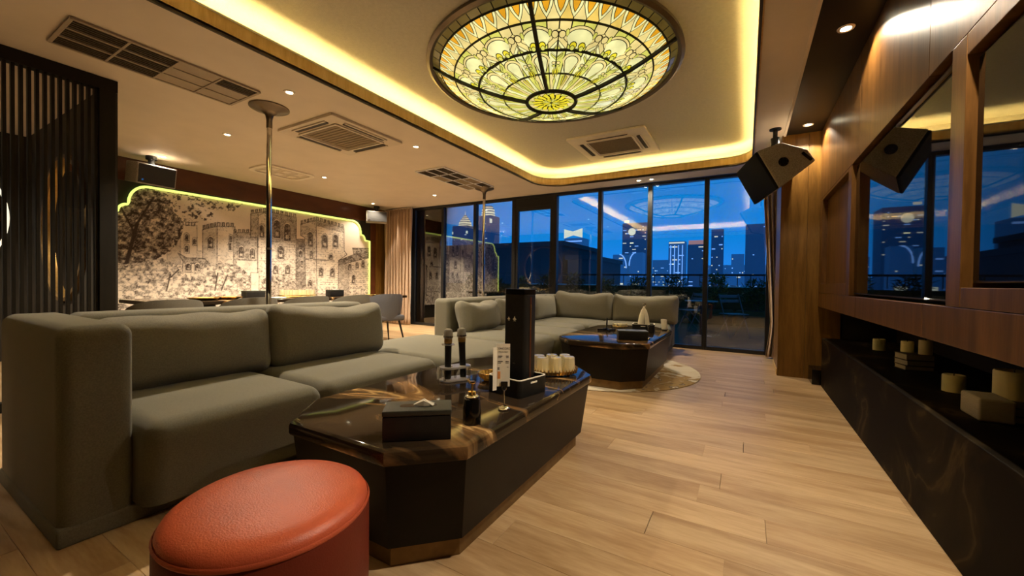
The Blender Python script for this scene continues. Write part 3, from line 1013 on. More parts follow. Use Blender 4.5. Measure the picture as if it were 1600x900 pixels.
# ---- stained glass dome
DC, DR, DD = (-1.557, 3.334), 1.075, .28
def bowl(a_deg, s, off=0.0):
    a = math.radians(a_deg)
    z = ZH - .005 - DD * (1 - s * s) - off
    return (DR * s * math.cos(a), DR * s * math.sin(a), z - ZH)
dome = thing('stained_glass_dome', 'large round stained glass ceiling dome glowing amber and pale yellow', 'ceiling light', (DC[0], DC[1], ZH))
MB().lathe([(DR + .035, -.001), (DR + .040, -.03), (DR + .012, -.045), (DR - .012, -.034), (DR - .02, -.001)], 72, caps=False).build('rim', 'mount', dome, smooth=True)
base = MB()
NA, NS = 60, 8
for k in range(NS + 1):
    for i in range(NA):
        base.v.append(bowl(i * 360 / NA, .02 + .975 * k / NS, 0))
for k in range(NS):
    for i in range(NA):
        j = (i + 1) % NA
        base.f.append((k * NA + i, k * NA + j, (k + 1) * NA + j, (k + 1) * NA + i))
base.build('lead_backing', 'came', dome, smooth=True)
came = MB()
panes = []     # (size, material key, polygon in (deg, s), level)
def seg_poly(P, n=3):
    """subdivide edges so pieces follow the bowl"""
    out = []
    for i in range(len(P)):
        a, b = P[i], P[(i + 1) % len(P)]
        k = max(1, int(math.hypot((b[0] - a[0]) / 57.3 * .7, b[1] - a[1]) / .09))
        for q in range(k):
            out.append((a[0] + (b[0] - a[0]) * q / k, a[1] + (b[1] - a[1]) * q / k))
    return out
def inset(P, d):
    """pull a polygon in by about d metres"""
    ca = sum(p[0] for p in P) / len(P)
    cs = sum(p[1] for p in P) / len(P)
    Q = [((p[0] - ca) / 57.2958 * cs * DR, (p[1] - cs) * DR) for p in P]
    n = len(Q)
    area = sum(Q[i][0] * Q[(i + 1) % n][1] - Q[(i + 1) % n][0] * Q[i][1] for i in range(n)) / 2
    sg = 1 if area > 0 else -1
    out = []
    for i in range(n):
        a, b, c = Vector(Q[i - 1]), Vector(Q[i]), Vector(Q[(i + 1) % n])
        d1, d2 = (b - a), (c - b)
        if d1.length < 1e-6 or d2.length < 1e-6:
            out.append(Q[i]); continue
        n1 = Vector((-d1.y, d1.x)).normalized() * sg
        n2 = Vector((-d2.y, d2.x)).normalized() * sg
        m_ = n1 + n2
        if m_.length < .3:
            m_ = n1
        m_ = m_.normalized()
        k = d / max(.5, m_.dot(n1))
        out.append((b.x + m_.x * k, b.y + m_.y * k))
    return [(p[0] * 57.2958 / (cs * DR) + ca, p[1] / DR + cs) for p in out], abs(area)
def shape(key, P, lv, lead=.0044):
    lead *= 1.0 if lead > .004 else 1.4
    """a pane with its lead edge beneath it"""
    P = seg_poly(P)
    Q, ar_ = inset(P, lead)
    off = .004 + lv * .0022
    if lv:
        Po, _ = inset(P, -lead * .4)
        n = len(Po)
        came.add([bowl(a, s, off - .0011) for a, s in Po], [tuple(range(n))])
    panes.append((ar_, key, Q, off))
def ell(ca, cs, ra, rs, n=12, a0=0, a1=360):
    return [(ca + ra * math.cos(math.radians(a0 + (a1 - a0) * i / n)), cs + rs * math.sin(math.radians(a0 + (a1 - a0) * i / n))) for i in range(n if a1 - a0 >= 360 else n + 1)]
A0 = -61.6
for k in range(60):
    c = A0 + 6 * k
    shape('border', [(c - 3, .932), (c + 3, .932), (c + 3, .99), (c - 3, .99)], 0)
    shape('cream' if k % 2 else 'gold', [(c, .815), (c + 6, .815), (c + 6, .93), (c, .93)], 0)
    shape('pale', [(c, .825), (c + 1.6, .862), (c + 2.7, .90), (c + 2.95, .93), (c - 2.95, .93), (c - 2.7, .90), (c - 1.6, .862)], 1, .0026)
    shape('amber', [(c, .858), (c + 1.1, .888), (c + 1.75, .928), (c - 1.75, .928), (c - 1.1, .888)], 2, .0026)
    shape('cream' if k % 4 in (0, 3) else 'lime', [(c, .615), (c + 6, .615), (c + 6, .81), (c, .81)], 0)
    shape('pale' if k % 2 else 'lime', [(c, .405), (c + 6, .405), (c + 6, .605), (c, .605)], 0)
    shape(('pale', 'lime', 'cream')[k % 3], [(c, .215), (c + 6, .215), (c + 6, .40), (c, .40)], 0, .0022)
for k in range(15):
    c = A0 + 24 * k
    d = c + 12
    # big fan pane between the circle pairs, with crescents and yellow commas
    shape('cream', [(d - 9, .69)] + ell(d, .700, 9, .084, 14, 180, 0) + [(d + 9, .69), (d + 5, .65), (d - 5, .65)], 1)
    shape('pale', [(d - 2.4, .625), (d - 6.0, .655), (d - 7.4, .70)] + ell(d, .70, 7.4, .066, 12, 180, 0) + [(d + 7.4, .70), (d + 6.0, .655), (d + 2.4, .625)], 2)
    for s_ in (-1, 1):
        shape('yellow', ell(d + s_ * 2.7, .650, 2.2, .030, 10), 3)
        shape('lime', ell(d + s_ * 2.9, .634, 1.5, .020, 8), 4, .002)
        shape('cream', ell(c + s_ * 1.95, .725, 1.95, .027, 12), 3)
        shape('lime', ell(c + s_ * 4.6, .735, 1.1, .026, 8), 2, .002)
        shape('pale', [(c + s_ * .3, .685), (c + s_ * 5.2, .625), (c + s_ * 2.6, .622), (c + s_ * .3, .655)], 3, .0024)
        shape('lime', [(c + s_ * .2, .648), (c + s_ * 2.2, .620), (c + s_ * .2, .618)], 3, .002)
        # lower zone
        shape('pale', [(c + s_ * .2, .598), (c + s_ * 4.5, .600), (c + s_ * .2, .555)], 1, .0022)
        shape('lime', [(c + s_ * .2, .548), (c + s_ * 4.2, .585), (c + s_ * 4.2, .566), (c + s_ * .2, .522)], 1, .0022)
        shape('cream', ell(c + s_ * 1.9, .505, 1.7, .014, 8), 2, .002)
        shape('lime', ell(c + s_ * 1.9, .478, 1.6, .013, 8), 2, .002)
        shape('yellow', [(c + s_ * 1.1, .468), (c + s_ * 3.0, .43), (c + s_ * 2.6, .39), (c + s_ * 1.0, .36), (c + s_ * 1.5, .41)], 2, .002)
        shape('yellow', [(d + s_ * 1.0, .39), (d + s_ * 2.9, .375), (d + s_ * 2.4, .31), (d + s_ * 1.0, .26)], 2, .002)
    shape('cream', [(c, .765), (c + 1.5, .752), (c, .742), (c - 1.5, .752)], 3, .002)
    shape('cream', [(d - 3.4, .425), (d - 7.2, .53)] + ell(d, .53, 7.2, .062, 10, 180, 0) + [(d + 7.2, .53), (d + 3.4, .425)], 1)
    shape('pale', [(d - 2.6, .412), (d - 5.3, .52)] + ell(d, .52, 5.4, .050, 10, 180, 0) + [(d + 5.3, .52), (d + 2.6, .412)], 2)
    shape('yellow', [(c, .465), (c + 1.3, .425), (c, .385), (c - 1.3, .425)], 3, .002)
    shape('lime', [(c, .37), (c + 2.2, .32), (c, .24), (c - 2.2, .32)], 1, .0022)
# hub rosette
for k in range(16):
    c = k * 22.5
    shape('lime' if k % 2 else 'cream', [(c - 11.25, .135), (c - 11.25, .193), (c + 11.25, .193), (c + 11.25, .135)], 0, .0018)
    shape('yellow', [(c + 8, .05), (c - 6, .14), (c + 9, .165), (c + 20, .10)], 1, .0018)
for k in range(8):
    c = k * 45
    shape('lime' if k % 2 else 'yellow', [(c - 20, .012), (c - 22, .075), (c + 22, .07), (c + 20, .012)], 0, .0016)
came.build('lead_came', 'came', dome)['kind'] = 'stuff'
order = sorted(range(len(panes)), key=lambda i: -panes[i][0])
single = set(order[:292])
rest = {}
for i, (ar_, key, P, off) in enumerate(panes):
    n = len(P)
    v = [bowl(a, s, off) for a, s in P]
    if i in single:
        b_ = MB()
        top = [bowl(a, s, off - .0016) for a, s in P]
        b_.add(v + top, [tuple(range(n))] + [(j, (j + 1) % n, n + (j + 1) % n, n + j) for j in range(n)])
        b_.build('pane', GL[key], dome)
    else:
        rest.setdefault(key, MB()).add(v, [tuple(range(n))])
small = None
vv, ff, mi = [], [], []
me = bpy.data.meshes.new('small_panes')
for q, (key, b_) in enumerate(rest.items()):
    o_ = len(vv)
    vv += b_.v
    ff += [tuple(i + o_ for i in f) for f in b_.f]
    mi += [q] * len(b_.f)
    me.materials.append(GL[key])
me.from_pydata(vv, [], ff)
me.polygons.foreach_set('material_index', mi)
o = bpy.data.objects.new('small_panes', me)
COL.objects.link(o)
o.parent = dome
o['kind'] = 'stuff'
for s_, r_, nm in ((.205, .017, 'hub_ring'), (.403, .0026, 'came_ring'), (.61, .0045, 'came_ring'), (.813, .003, 'came_ring'), (.931, .004, 'came_ring')):
    MB().tube([bowl(i * 6, s_, .012) for i in range(60)], r_, 6, True).build(nm, 'came', dome, smooth=True)
for k in range(5):
    c = -73.6 + 72 * k
    P = [Vector(bowl(c, .205 + (.99 - .205) * i / 10, .008)) for i in range(11)]
    sd = Vector((-math.sin(math.radians(c)), math.cos(math.radians(c)), 0)) * .014
    b_ = MB()
    for p in P:
        b_.v += [tuple(p - sd), tuple(p + sd), tuple(p + sd - Vector((0, 0, .024))), tuple(p - sd - Vector((0, 0, .024)))]
    for i in range(10):
        for j in range(4):
            j2 = (j + 1) % 4
            b_.f.append((i * 4 + j, i * 4 + j2, (i + 1) * 4 + j2, (i + 1) * 4 + j))
    b_.f += [(3, 2, 1, 0), (40, 41, 42, 43)]
    b_.build('rib', 'came', dome)

# ---- speakers
# big one near the window column: side plate outline in the plate's plane
nrm = Vector((.2753, -.9599, .0523)).normalized()
P5 = [Vector(p) for p in ((.074, 4.707, 2.343), (.279, 4.770, 2.418), (.496, 4.827, 2.332), (.565, 4.841, 2.220), (.270, 4.742, 1.959))]
Wd = .66
ctr = sum(P5, Vector()) / 5 - nrm * Wd / 2
sp = thing('hanging_speaker', 'big black loudspeaker hung under the ceiling by the right end of the windows', 'speaker', tuple(ctr))
b_ = MB()
fr_ = [p for p in P5]
bk_ = [p - nrm * Wd for p in P5]
b_.add([tuple(p) for p in fr_ + bk_], [(0, 1, 2, 3, 4), (9, 8, 7, 6, 5)] + [(i, 5 + i, 5 + (i + 1) % 5, (i + 1) % 5) for i in range(4)] + [(4, 9, 5, 0)])
b_.build('cabinet', 'speaker', sp, bevel=.012, seg=3, org=ctr)
gd = (P5[4] - P5[0]).normalized()
go = (P5[0] + P5[4]) / 2
outw = nrm.cross(gd).normalized()
if outw.dot(go - (P5[2] + P5[3]) / 2) < 0:
    outw = -outw
gl_ = (P5[4] - P5[0]).length
mxg = Matrix(((gd.x, nrm.x, outw.x, 0), (gd.y, nrm.y, outw.y, 0), (gd.z, nrm.z, outw.z, 0), (0, 0, 0, 1)))
mxg.translation = go - nrm * Wd / 2 - ctr
MB().rbox((0, 0, .010), (gl_ - .01, Wd - .01, .03), .012, mxg).build('front_grille', 'grille', sp, smooth=True)
side = Matrix.Identity(4)
u_ = (P5[3] - P5[4]).normalized()
w_ = nrm.cross(u_).normalized()
def on_side(p, off=.002):
    m_ = Matrix(((u_.x, w_.x, nrm.x, 0), (u_.y, w_.y, nrm.y, 0), (u_.z, w_.z, nrm.z, 0), (0, 0, 0, 1)))
    m_.translation = Vector(p) + nrm * off - ctr
    return m_
MB().lathe([(.045, 0), (.045, .006), (.037, .006), (.036, .001)], 28, on_side((.298, 4.764, 2.219))).build('pole_socket', 'black_gloss', sp, smooth=True)
sc = MB()
for i in range(6):
    sc.lathe([(.0045, .006), (.0035, .009)], 8, on_side((.298, 4.764, 2.219)) @ Matrix.Translation((.037 * math.cos(i * PI / 3), .037 * math.sin(i * PI / 3), 0)))
sc.build('socket_screw', 'chrome', [c for c in sp.children if c.name.startswith('pole_socket')][0])
hm = on_side((.489, 4.823, 2.262))
ang = math.atan2((Vector((.529, 4.831, 2.235)) - Vector((.450, 4.813, 2.316))).dot(w_), (Vector((.529, 4.831, 2.235)) - Vector((.450, 4.813, 2.316))).dot(u_))
MB().prism(rrect(-.058, .058, -.018, .018, .012, 4), -.001, .002, hm @ Matrix.Rotation(ang, 4, 'Z')).build('handle_recess', 'black_gloss', sp)
MB().tube([tuple(hm @ Matrix.Rotation(ang, 4, 'Z') @ Vector((x, y, .004))) for x, y in rrect(-.060, .060, -.020, .020, .014, 4)], .004, 6, True).build('handle_lip', 'speaker', sp, smooth=True)
b_ = MB().cyl((.24, 5.06, ZL - .001), (.24, 5.06, ZL - .012), .055, n=20).cyl((.24, 5.06, ZL - .01), (.24, 5.06, ZL - .12), .022, n=14)
b_.cyl((.24, 5.06, ZL - .10), (.245, 5.05, 2.44), .042, n=16).cyl((.245, 5.05, 2.50), (.26, 5.03, 2.34), .028, n=14)
b_.build('ceiling_bracket', 'black_frame', sp, smooth=True, org=ctr)
tg = MB()
tg.add([(0, -.008, -.004), (.014, .004, -.004), (-.014, .004, -.004)], [(0, 1, 2)])

def small_speaker(lab, loc, rz, tilt, w, h, d, front):
    t = thing('wall_speaker', lab, 'speaker', loc, rz)
    mx = Matrix.Rotation(tilt, 4, 'X')
    MB().rbox((0, 0, 0), (w, d, h), .012, mx).build('cabinet', 'speaker', t, smooth=True)
    MB().box((0, -d / 2 - .003, 0), (w - .03, .008, h - .03), mx).build('grille', front, t, bevel=.003)
    MB().box((-w * .36, -d / 2 - .008, -h * .30), (.02, .004, .02), mx).build('badge', 'chrome', t)
    top = ZL - loc[2]
    b_ = MB().cyl((0, 0, h * .35), (0, 0, top - .05), .035, n=14).cyl((0, 0, top - .05), (0, 0, top - .001), .062, n=18)
    b_.build('ceiling_bracket', 'black_frame', t, smooth=True)
    return t
small_speaker('wide speaker hung at the upper left end of the castle mural', (-7.05, 2.26, 2.395), math.radians(96), math.radians(10), .44, .27, .30, 'grille_lit')
small_speaker('small speaker hung by the left window curtain', (-7.15, 6.22, 2.40), math.radians(52), math.radians(0), .44, .24, .26, 'grille_lit')

# ---- slatted screen at the left
sc_ = thing('slatted_screen', 'black slatted room divider at the left edge of the picture', 'screen', (-4.66, .3, 0))
y = -.52
while y < 1.15:
    MB().box((0, y - .3, 1.31), (.045, .0185, 2.56)).build('slat', 'screen', sc_)
    y += .0393
MB().bb(-.04, .04, -.85, .96, 2.55, 2.648).build('top_rail', 'screen', sc_, bevel=.003)
MB().bb(-.04, .04, -.85, .96, 0.001, .07).build('bottom_rail', 'screen', sc_, bevel=.003)
MB().bb(-.045, .045, .845, .945, .07, 2.55).build('end_post', 'screen', sc_, bevel=.003)
MB().bb(-.045, .045, -.85, -.82, .07, 2.55).build('end_post', 'screen', sc_, bevel=.003)

# ---- curtains
def curtain(lab, x0, x1, y, n, amp, zt, pinch=None, tie=None):
    t = thing('curtain', lab, 'curtain', ((x0 + x1) / 2, y, 0))
    org = ((x0 + x1) / 2, y, 0)
    b_ = MB()
    NU, NZ = n * 12, 16
    for k in range(NZ + 1):
        z = .015 + (zt - .015) * k / NZ
        for i in range(NU + 1):
            u = i / NU
            xa, xb = pinch(z) if pinch else (x0, x1)
            x = xa + (xb - xa) * u
            b_.v.append((x, y + amp * math.sin(2 * PI * n * u + .5 * math.sin(z * 2 + u * 9)) + .25 * amp * math.sin(2 * PI * n * 2.3 * u + z), z))
    for k in range(NZ):
        for i in range(NU):
            a = k * (NU + 1) + i
            b_.f.append((a, a + 1, a + NU + 2, a + NU + 1))
    o = b_.build('drape', 'curtain', t, smooth=70, org=org)
    sm = o.modifiers.new('thick', 'SOLIDIFY')
    sm.thickness = .006
    MB().bb(x0, x1, y - .02, y + .02, zt - .004, zt + .018).build('track', 'ac_white', t, org=org)
    return t
curtain('beige pleated curtain hanging at the left end of the windows', -7.30, -6.46, 6.60, 9, .045, 2.615)
curtain('beige curtain gathered at the right end of the windows', .20, .40, 6.52, 4, .04, 2.615, lambda z: (.20 + .11 * max(0, 1 - max(0, z - .45) / 1.7) if z > .45 else .31 - (.45 - z) * .12, .42))

# ================================================================== SOFAS
def puff(bulge, sag=0.0, wr=0.0, seed=0, ax=1):
    """cushion shaping: swell the middle, pinch the corners"""
    ph = seed * 1.7
    def fn(u, v, w, p):
        k = (1 - u * u) * (1 - w * w)
        q = [p[0], p[1], p[2]]
        q[ax] += bulge * k * (1 if p[ax] > 0 else -1) * (abs(p[ax]) > .01)
        q[2] -= sag * (1 - u * u) * (w > 0) * w
        q[2] += .010 * math.sin(3.1 * u + ph) * max(0, w) + wr * math.sin(9 * u + 5 * w + ph) * (1 - k)
        c_ = (abs(u) ** 5) * (abs(w) ** 5)
        q[0] += .020 * c_ * (1 if u > 0 else -1)
        q[2] += .016 * c_ * (1 if w > 0 else 0)
        q[ax] *= 1 - .35 * max(abs(u) ** 6, abs(w) ** 6)
        q[ax] += wr * math.sin(14 * u + 3 * w + ph) * max(0, abs(u) - .45) * 2
        return q
    return fn
def rotz(a):
    return Matrix.Rotation(a, 4, 'Z')

# near sofa: front x = -2.03, back x = -3.10, y .42 .. 2.37
so = thing('sofa', 'long olive grey sofa in the left foreground with one square arm', 'sofa', (-2.6, 1.4, 0))
O = (-2.6, 1.4, 0)
MB().rbox((-2.615, 1.395, .035), (.96, 1.96, .07), .012).build('plinth', 'fabric', so, smooth=True, org=O)
MB().rbox((-2.625, .530, .440), (.965, .215, .745), .050, seg=5, inner=3, flat=True).build('armrest', 'fabric', so, smooth=60, org=O)
MB().rbox((-2.985, 1.50, .44), (.24, 1.74, .74), .05, seg=4, inner=4).build('backrest', 'fabric', so, smooth=60, org=O)
def seat_fn(u, v, w, p):
    k = (1 - u ** 4) * (1 - v ** 4)
    bul = .045 * max(0, u) ** 3 * max(0.0, min(1.0, (p[2] + .17) / .28)) if u > .5 else 0
    return (p[0] + bul, p[1], p[2] + (.014 * k if p[2] > 0 else 0))
for y0, y1 in ((.637, 1.405), (1.412, 2.365)):
    MB().rbox((-2.475, (y0 + y1) / 2, .2375), (.85, y1 - y0, .34), .070, seg=5, inner=6, fn=seat_fn, flat=True).build('seat_cushion', 'fabric', so, smooth=60, org=O)
sm = MB().tube([(-2.093, .637 - .001, .08), (-2.093, .636, .36)], .004, 6)

# loose back cushions of the near sofa
def cushion(lab, c, w, h, d, rz, tilt, seed, group, bulge=.055, wr=.005, sag=.022):
    o = MB().rbox((0, 0, 0), (w, d, h), d * .42, seg=5, inner=10, fn=puff(bulge, sag, wr, seed)).build('back_cushion', 'cushion', None, smooth=80)
    o.location = c
    o.rotation_euler = Euler((tilt, 0, rz), 'XYZ')
    return tag(o, lab, 'cushion', group)
G1, G2 = 'back cushions on the near sofa', 'back cushions on the far corner sofa'
cushion('wide back cushion against the near sofa arm', (-2.765, 1.075, .60), .84, .41, .20, PI / 2, math.radians(-9), 1, G1)
cushion('back cushion at the far end of the near sofa', (-2.735, 1.945, .605), .93, .42, .20, PI / 2 - .03, math.radians(-9), 2, G1)

# ottoman between the sofas
ot = thing('sofa_ottoman', 'backless olive grey sofa seat joining the near sofa to the far one', 'ottoman', (-2.46, 2.88, 0))
O = (-2.46, 2.88, 0)
MB().rbox((-2.50, 2.90, .035), (1.16, .98, .07), .012).build('plinth', 'fabric', ot, smooth=True, org=O)
MB().rbox((-2.49, 2.895, .2375), (1.24, 1.02, .34), .070, seg=5, inner=6, fn=seat_fn, flat=True).build('seat_cushion', 'fabric', ot, smooth=60, org=O)

# far corner sofa
fs = thing('corner_sofa', 'olive grey corner sofa running along the far windows', 'sofa', (-2.4, 5.0, 0))
O = (-2.4, 5.0, 0)
def sbox(name, x0, x1, y0, y1, z0, z1, r, fn=None, inner=4):
    return MB().rbox(((x0 + x1) / 2, (y0 + y1) / 2, (z0 + z1) / 2), (x1 - x0, y1 - y0, z1 - z0), r, seg=4, inner=inner, fn=fn, flat=True).build(name, 'fabric', fs, smooth=60, org=O)
sbox('plinth', -3.08, -1.93, 3.46, 4.82, 0.0105, .075, .012)
sbox('plinth', -3.08, -.96, 5.42, 6.62, 0.0105, .075, .012)
sbox('plinth', -3.08, -2.0, 4.83, 5.41, 0.0105, .075, .012)
sbox('backrest', -3.17, -2.93, 3.60, 6.64, .07, .795, .05)
sbox('backrest', -2.925, -.93, 6.40, 6.64, .07, .80, .05)
sbox('seat_cushion', -2.925, -1.86, 3.41, 4.105, .07, .415, .07, seat_fn)
sbox('seat_cushion', -2.925, -1.82, 4.112, 4.84, .07, .415, .07, seat_fn)
sbox('seat_cushion', -2.925, -1.98, 4.847, 5.40, .07, .415, .05, seat_fn)
sbox('seat_cushion', -2.925, -1.94, 5.405, 6.395, .07, .415, .05, seat_fn)
sbox('seat_cushion', -1.935, -.95, 5.405, 6.395, .07, .415, .07, seat_fn)
cushion('plump crumpled cushion at the near end of the far corner sofa', (-2.80, 4.02, .585), .80, .37, .20, PI / 2 + .06, math.radians(-14), 3, G2, .06, .010)
cushion('cushion just right of the tall black box on the corner sofa', (-2.83, 4.92, .60), .88, .38, .18, PI / 2, math.radians(-8), 4, G2)
cushion('narrow cushion in the corner of the far sofa', (-2.83, 5.83, .605), .80, .40, .18, PI / 2, math.radians(-8), 5, G2)
cushion('left cushion of the two backed by the windows', (-2.30, 6.27, .625), .98, .45, .19, 0, math.radians(-10), 6, G2, .055, .009)
cushion('right cushion of the two backed by the windows', (-1.32, 6.27, .615), .96, .43, .19, -.02, math.radians(-10), 7, G2, .055, .009)

# ================================================================== TABLES
def octa(x0, x1, y0, y1, c):
    (a, b), (d, e_), (f, g_), (h, k) = c       # cut sizes (dx, dy) at: x0y0, x1y0, x1y1, x0y1
    return [(x0 + a, y0), (x1 - d, y0), (x1, y0 + e_), (x1, y1 - g_), (x1 - f, y1), (x0 + h, y1), (x0, y1 - k), (x0, y0 + b)]
CUT = ((.20, .24), (.20, .19), (.21, .26), (.21, .26))
def marble_table(lab, loc, rz=0.0):
    t = thing('coffee_table', lab, 'table', loc, rz, 'octagonal coffee tables')
    P = octa(-.465, .465, -.86, .86, CUT)
    top = MB()
    n = len(P)
    rings = [(-.016, .385), (-.004, .388), (0, .396), (0, .424), (-.004, .433), (-.012, .438), (-.020, .44)]
    for d, z in rings:
        Q = []
        for i in range(n):
            a, b, c = Vector(P[i - 1]), Vector(P[i]), Vector(P[(i + 1) % n])
            n1 = Vector(((b - a).y, -(b - a).x)).normalized()
            n2 = Vector(((c - b).y, -(c - b).x)).normalized()
            m_ = (n1 + n2).normalized()
            q = b + m_ * (d / m_.dot(n1))
            Q.append((q.x, q.y, z))
        top.v += Q
    for k in range(len(rings) - 1):
        for i in range(n):
            j = (i + 1) % n
            top.f.append((k * n + i, k * n + j, (k + 1) * n + j, (k + 1) * n + i))
    top.f.append(tuple(range(n))[::-1])
    top.f.append(tuple(range((len(rings) - 1) * n, len(rings) * n)))
    top.build('marble_top', 'marble', t, smooth=30)
    sq = lambda m_, k: [(x * (1 - m_ / .465), y * (1 - m_ / .86)) for x, y in P]
    MB().prism(sq(.050, 0), .080, .385, None, sq(.014, 0)).build('body', 'table_body', t)
    MB().prism(sq(.075, 0), .001, .080).build('plinth', 'base_gold', t)
    return t
marble_table('octagonal black marble coffee table in the foreground', (-1.275, 1.775, 0))
marble_table('octagonal black marble coffee table on the round rug', (-1.215, 4.50, .0095))
TZ = .44
rg_ = MB().lathe([(.02, .0005), (1.12, .0005), (1.125, .006), (1.10, .009), (.02, .009)], 72).build('round_rug', 'rug', None, smooth=30)
rg_.location = (-1.52, 4.66, 0)
tag(rg_, 'round cream and gold marbled rug under the far coffee table', 'rug')

# ottoman stool, red leather
st = thing('leather_stool', 'round red leather stool in the foreground', 'stool', (-1.065, .59, 0))
MB().lathe([(.225, .012), (.238, .03), (.241, .20), (.240, .385), (.236, .394)], 64).build('side', 'leather_shaded', st, smooth=50)
MB().lathe([(.2375, .392), (.2415, .399), (.2375, .405)], 64, caps=False).build('piping', 'leather', st, smooth=80)
prof = [(.2365, .396), (.235, .408), (.228, .420), (.212, .430), (.185, .436), (.14, .440), (.09, .4415), (.04, .442), (.001, .442)]
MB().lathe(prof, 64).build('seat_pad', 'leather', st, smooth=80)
MB().lathe([(.21, .0005), (.21, .014)], 32).build('foot_ring', 'black_frame', st, smooth=40)

# ================================================================== THINGS ON THE NEAR TABLE
def tissue_box(lab, x, y, rz, w=.235, d=.118, h=.108, open_slot=True):
    t = thing('tissue_box', lab, 'tissue box', (x, y, TZ), rz)
    MB().rbox((0, 0, h * .40 + .0005), (w, d, h * .8), .004).build('box', 'black_leather', t, smooth=50)
    MB().rbox((0, 0, h * .90), (w + .003, d + .003, h * .19), .004).build('lid', 'leather_lid', t, smooth=50)
    MB().prism(rrect(-.065, .065, -.018, .018, .017, 6), h * .985, h * .999).build('slot', 'black_gloss', t)
    b_ = MB()
    for s_, x_ in ((1, .0), (-1, .0)):
        b_.add([(.02, -.012, h), (.055, .012 * s_, h + .001), (.020, .014 * s_, h + .020), (-.018, .006 * s_, h + .003)], [(0, 1, 2, 3)])
        b_.add([(.020, 0, h + .021), (.058, .010 * s_, h + .004), (.05, .016 * s_, h + .001)], [(0, 1, 2)])
    o = b_.build('tissue', 'paper', t)
    o.modifiers.new('thick', 'SOLIDIFY').thickness = .002
    return t
tissue_box('black leather tissue box with a white tissue tip, front of the near table', -1.018, 1.083, math.radians(39.3))

# pump bottle
bt = thing('pump_bottle', 'black pump bottle with gold head beside the near tissue box', 'bottle', (-.925, 1.285, TZ), math.radians(150))
MB().lathe([(.034, .0005), (.036, .004), (.036, .05), (.031, .095), (.029, .104), (.022, .112)], 28).build('body', 'black_gloss', bt, smooth=40)
MB().lathe([(.0305, .098), (.0300, .106), (.022, .1135), (.016, .1135)], 28, caps=False).build('shoulder_ring', 'chrome', bt, smooth=50)
MB().lathe([(.016, .112), (.016, .126), (.013, .128)], 20).build('collar', 'gold', bt, smooth=40)
b_ = MB().lathe([(.0045, .126), (.0045, .160)], 10)
b_.build('pump_stem', 'brass', bt, smooth=True)
b_ = MB().lathe([(.012, .158), (.013, .161), (.011, .167)], 16).cyl((0, 0, .163), (.042, 0, .160), .0045, .0035, 8)
b_.build('pump_head', 'gold', bt, smooth=40)

# microphone stand, two microphones
ms = thing('microphone_stand', 'clear acrylic two hole microphone stand on the near table', 'stand', (-1.415, 1.80, TZ), math.radians(63))
stad = rrect(-.092, .092, -.048, .048, .046, 8)
MB().prism(stad, .0005, .012).build('base_plate', 'frost', ms, bevel=.002)
q = plate_with_hole(stad, rrect(-.062, -.018, -.022, .022, .021, 6), .070, .080)
q.build('top_plate', 'frost', ms)
for x_ in (-.075, 0, .075):
    for y_ in (-.03, .03) if x_ else (0,):
        MB().cyl((x_, y_, .012), (x_, y_, .070), .0065, n=10).build('post', 'acrylic', ms, smooth=True)
def mic(lab, x, y, lean, ring):
    t = thing('microphone', lab, 'microphone', (x, y, TZ + .0125), .3, 'karaoke microphones')
    t.rotation_euler = (lean[0], lean[1], .3)
    MB().lathe([(.017, .0), (.019, .01), (.0185, .10), (.0195, .185), (.021, .20)], 20).build('handle', 'mic_body', t, smooth=40)
    MB().lathe([(.0195, .198), (.0225, .205), (.0225, .222), (.0205, .226)], 20).build('collar', 'brass', t, smooth=40)
    MB().lathe([(.021, .224), (.0265, .232), (.0270, .240), (.0255, .262), (.0225, .274), (.012, .280), (.001, .281)], 24).build('mesh_head', 'mesh_head', t, smooth=50)
    MB().lathe([(.0268, .231), (.0282, .236), (.0268, .241)], 24, caps=False).build('head_band', 'chrome', t, smooth=50)
    if ring:
        MB().lathe([(.019, .190), (.040, .190), (.040, .194), (.019, .194)], 6, caps=False).build('anti_roll_ring', 'frost', t)
    return t
cs_, sn_ = math.cos(math.radians(63)), math.sin(math.radians(63))
mic('left microphone with a clear anti roll ring', -1.415 - .045 * cs_, 1.80 - .045 * sn_, (0, 0), True)
mic('right microphone leaning behind the ringed one', -1.415 + .05 * cs_, 1.80 + .05 * sn_, (0.0, -.05), False)

# black caddy with pale rim, holding the tall box
def caddy(lab, x, y, rz, w, d, h):
    t = thing('table_caddy', lab, 'caddy', (x, y, TZ), rz)
    out = rrect(-w / 2, w / 2, -d / 2, d / 2, .022, 6)
    inn = rrect(-w / 2 + .008, w / 2 - .008, -d / 2 + .008, d / 2 - .008, .016, 6)
    plate_with_hole(out, inn, .006, h - .004).build('wall', 'black_leather', t, smooth=40)
    MB().prism(out, .0005, .008).build('bottom', 'black_leather', t)
    plate_with_hole(out, inn, h - .004, h).build('rim', 'paper', t)
    for s_ in (-1, 1):
        MB().rbox((0, s_ * (d / 2 + .0005), h * .74), (.05, .003, .009), .0014).build('handle_slot', 'paper', t)
        MB().rbox((s_ * (w / 2 + .0005), 0, h * .74), (.003, .05, .009), .0014).build('handle_slot', 'paper', t)
    return t
ca = math.radians(-12)
caddy('black rectangular caddy with pale rim on the near table', -1.005, 1.79, ca, .22, .215, .088)
tb = thing('tall_gift_box', 'tall black bottle gift box standing in the near caddy', 'box', (-1.02, 1.84, TZ + .009), math.radians(-2))
w, d, h = .130, .115, .515
MB().prism(rrect(-w / 2, w / 2, -d / 2, d / 2, .018, 4), 0, h - .012).build('carton', 'black_leather', tb, smooth=30)
MB().prism(rrect(-w / 2 - .001, w / 2 + .001, -d / 2 - .001, d / 2 + .001, .018, 4), h - .03, h).build('lid', 'black_gloss', tb, smooth=30, bevel=.002)
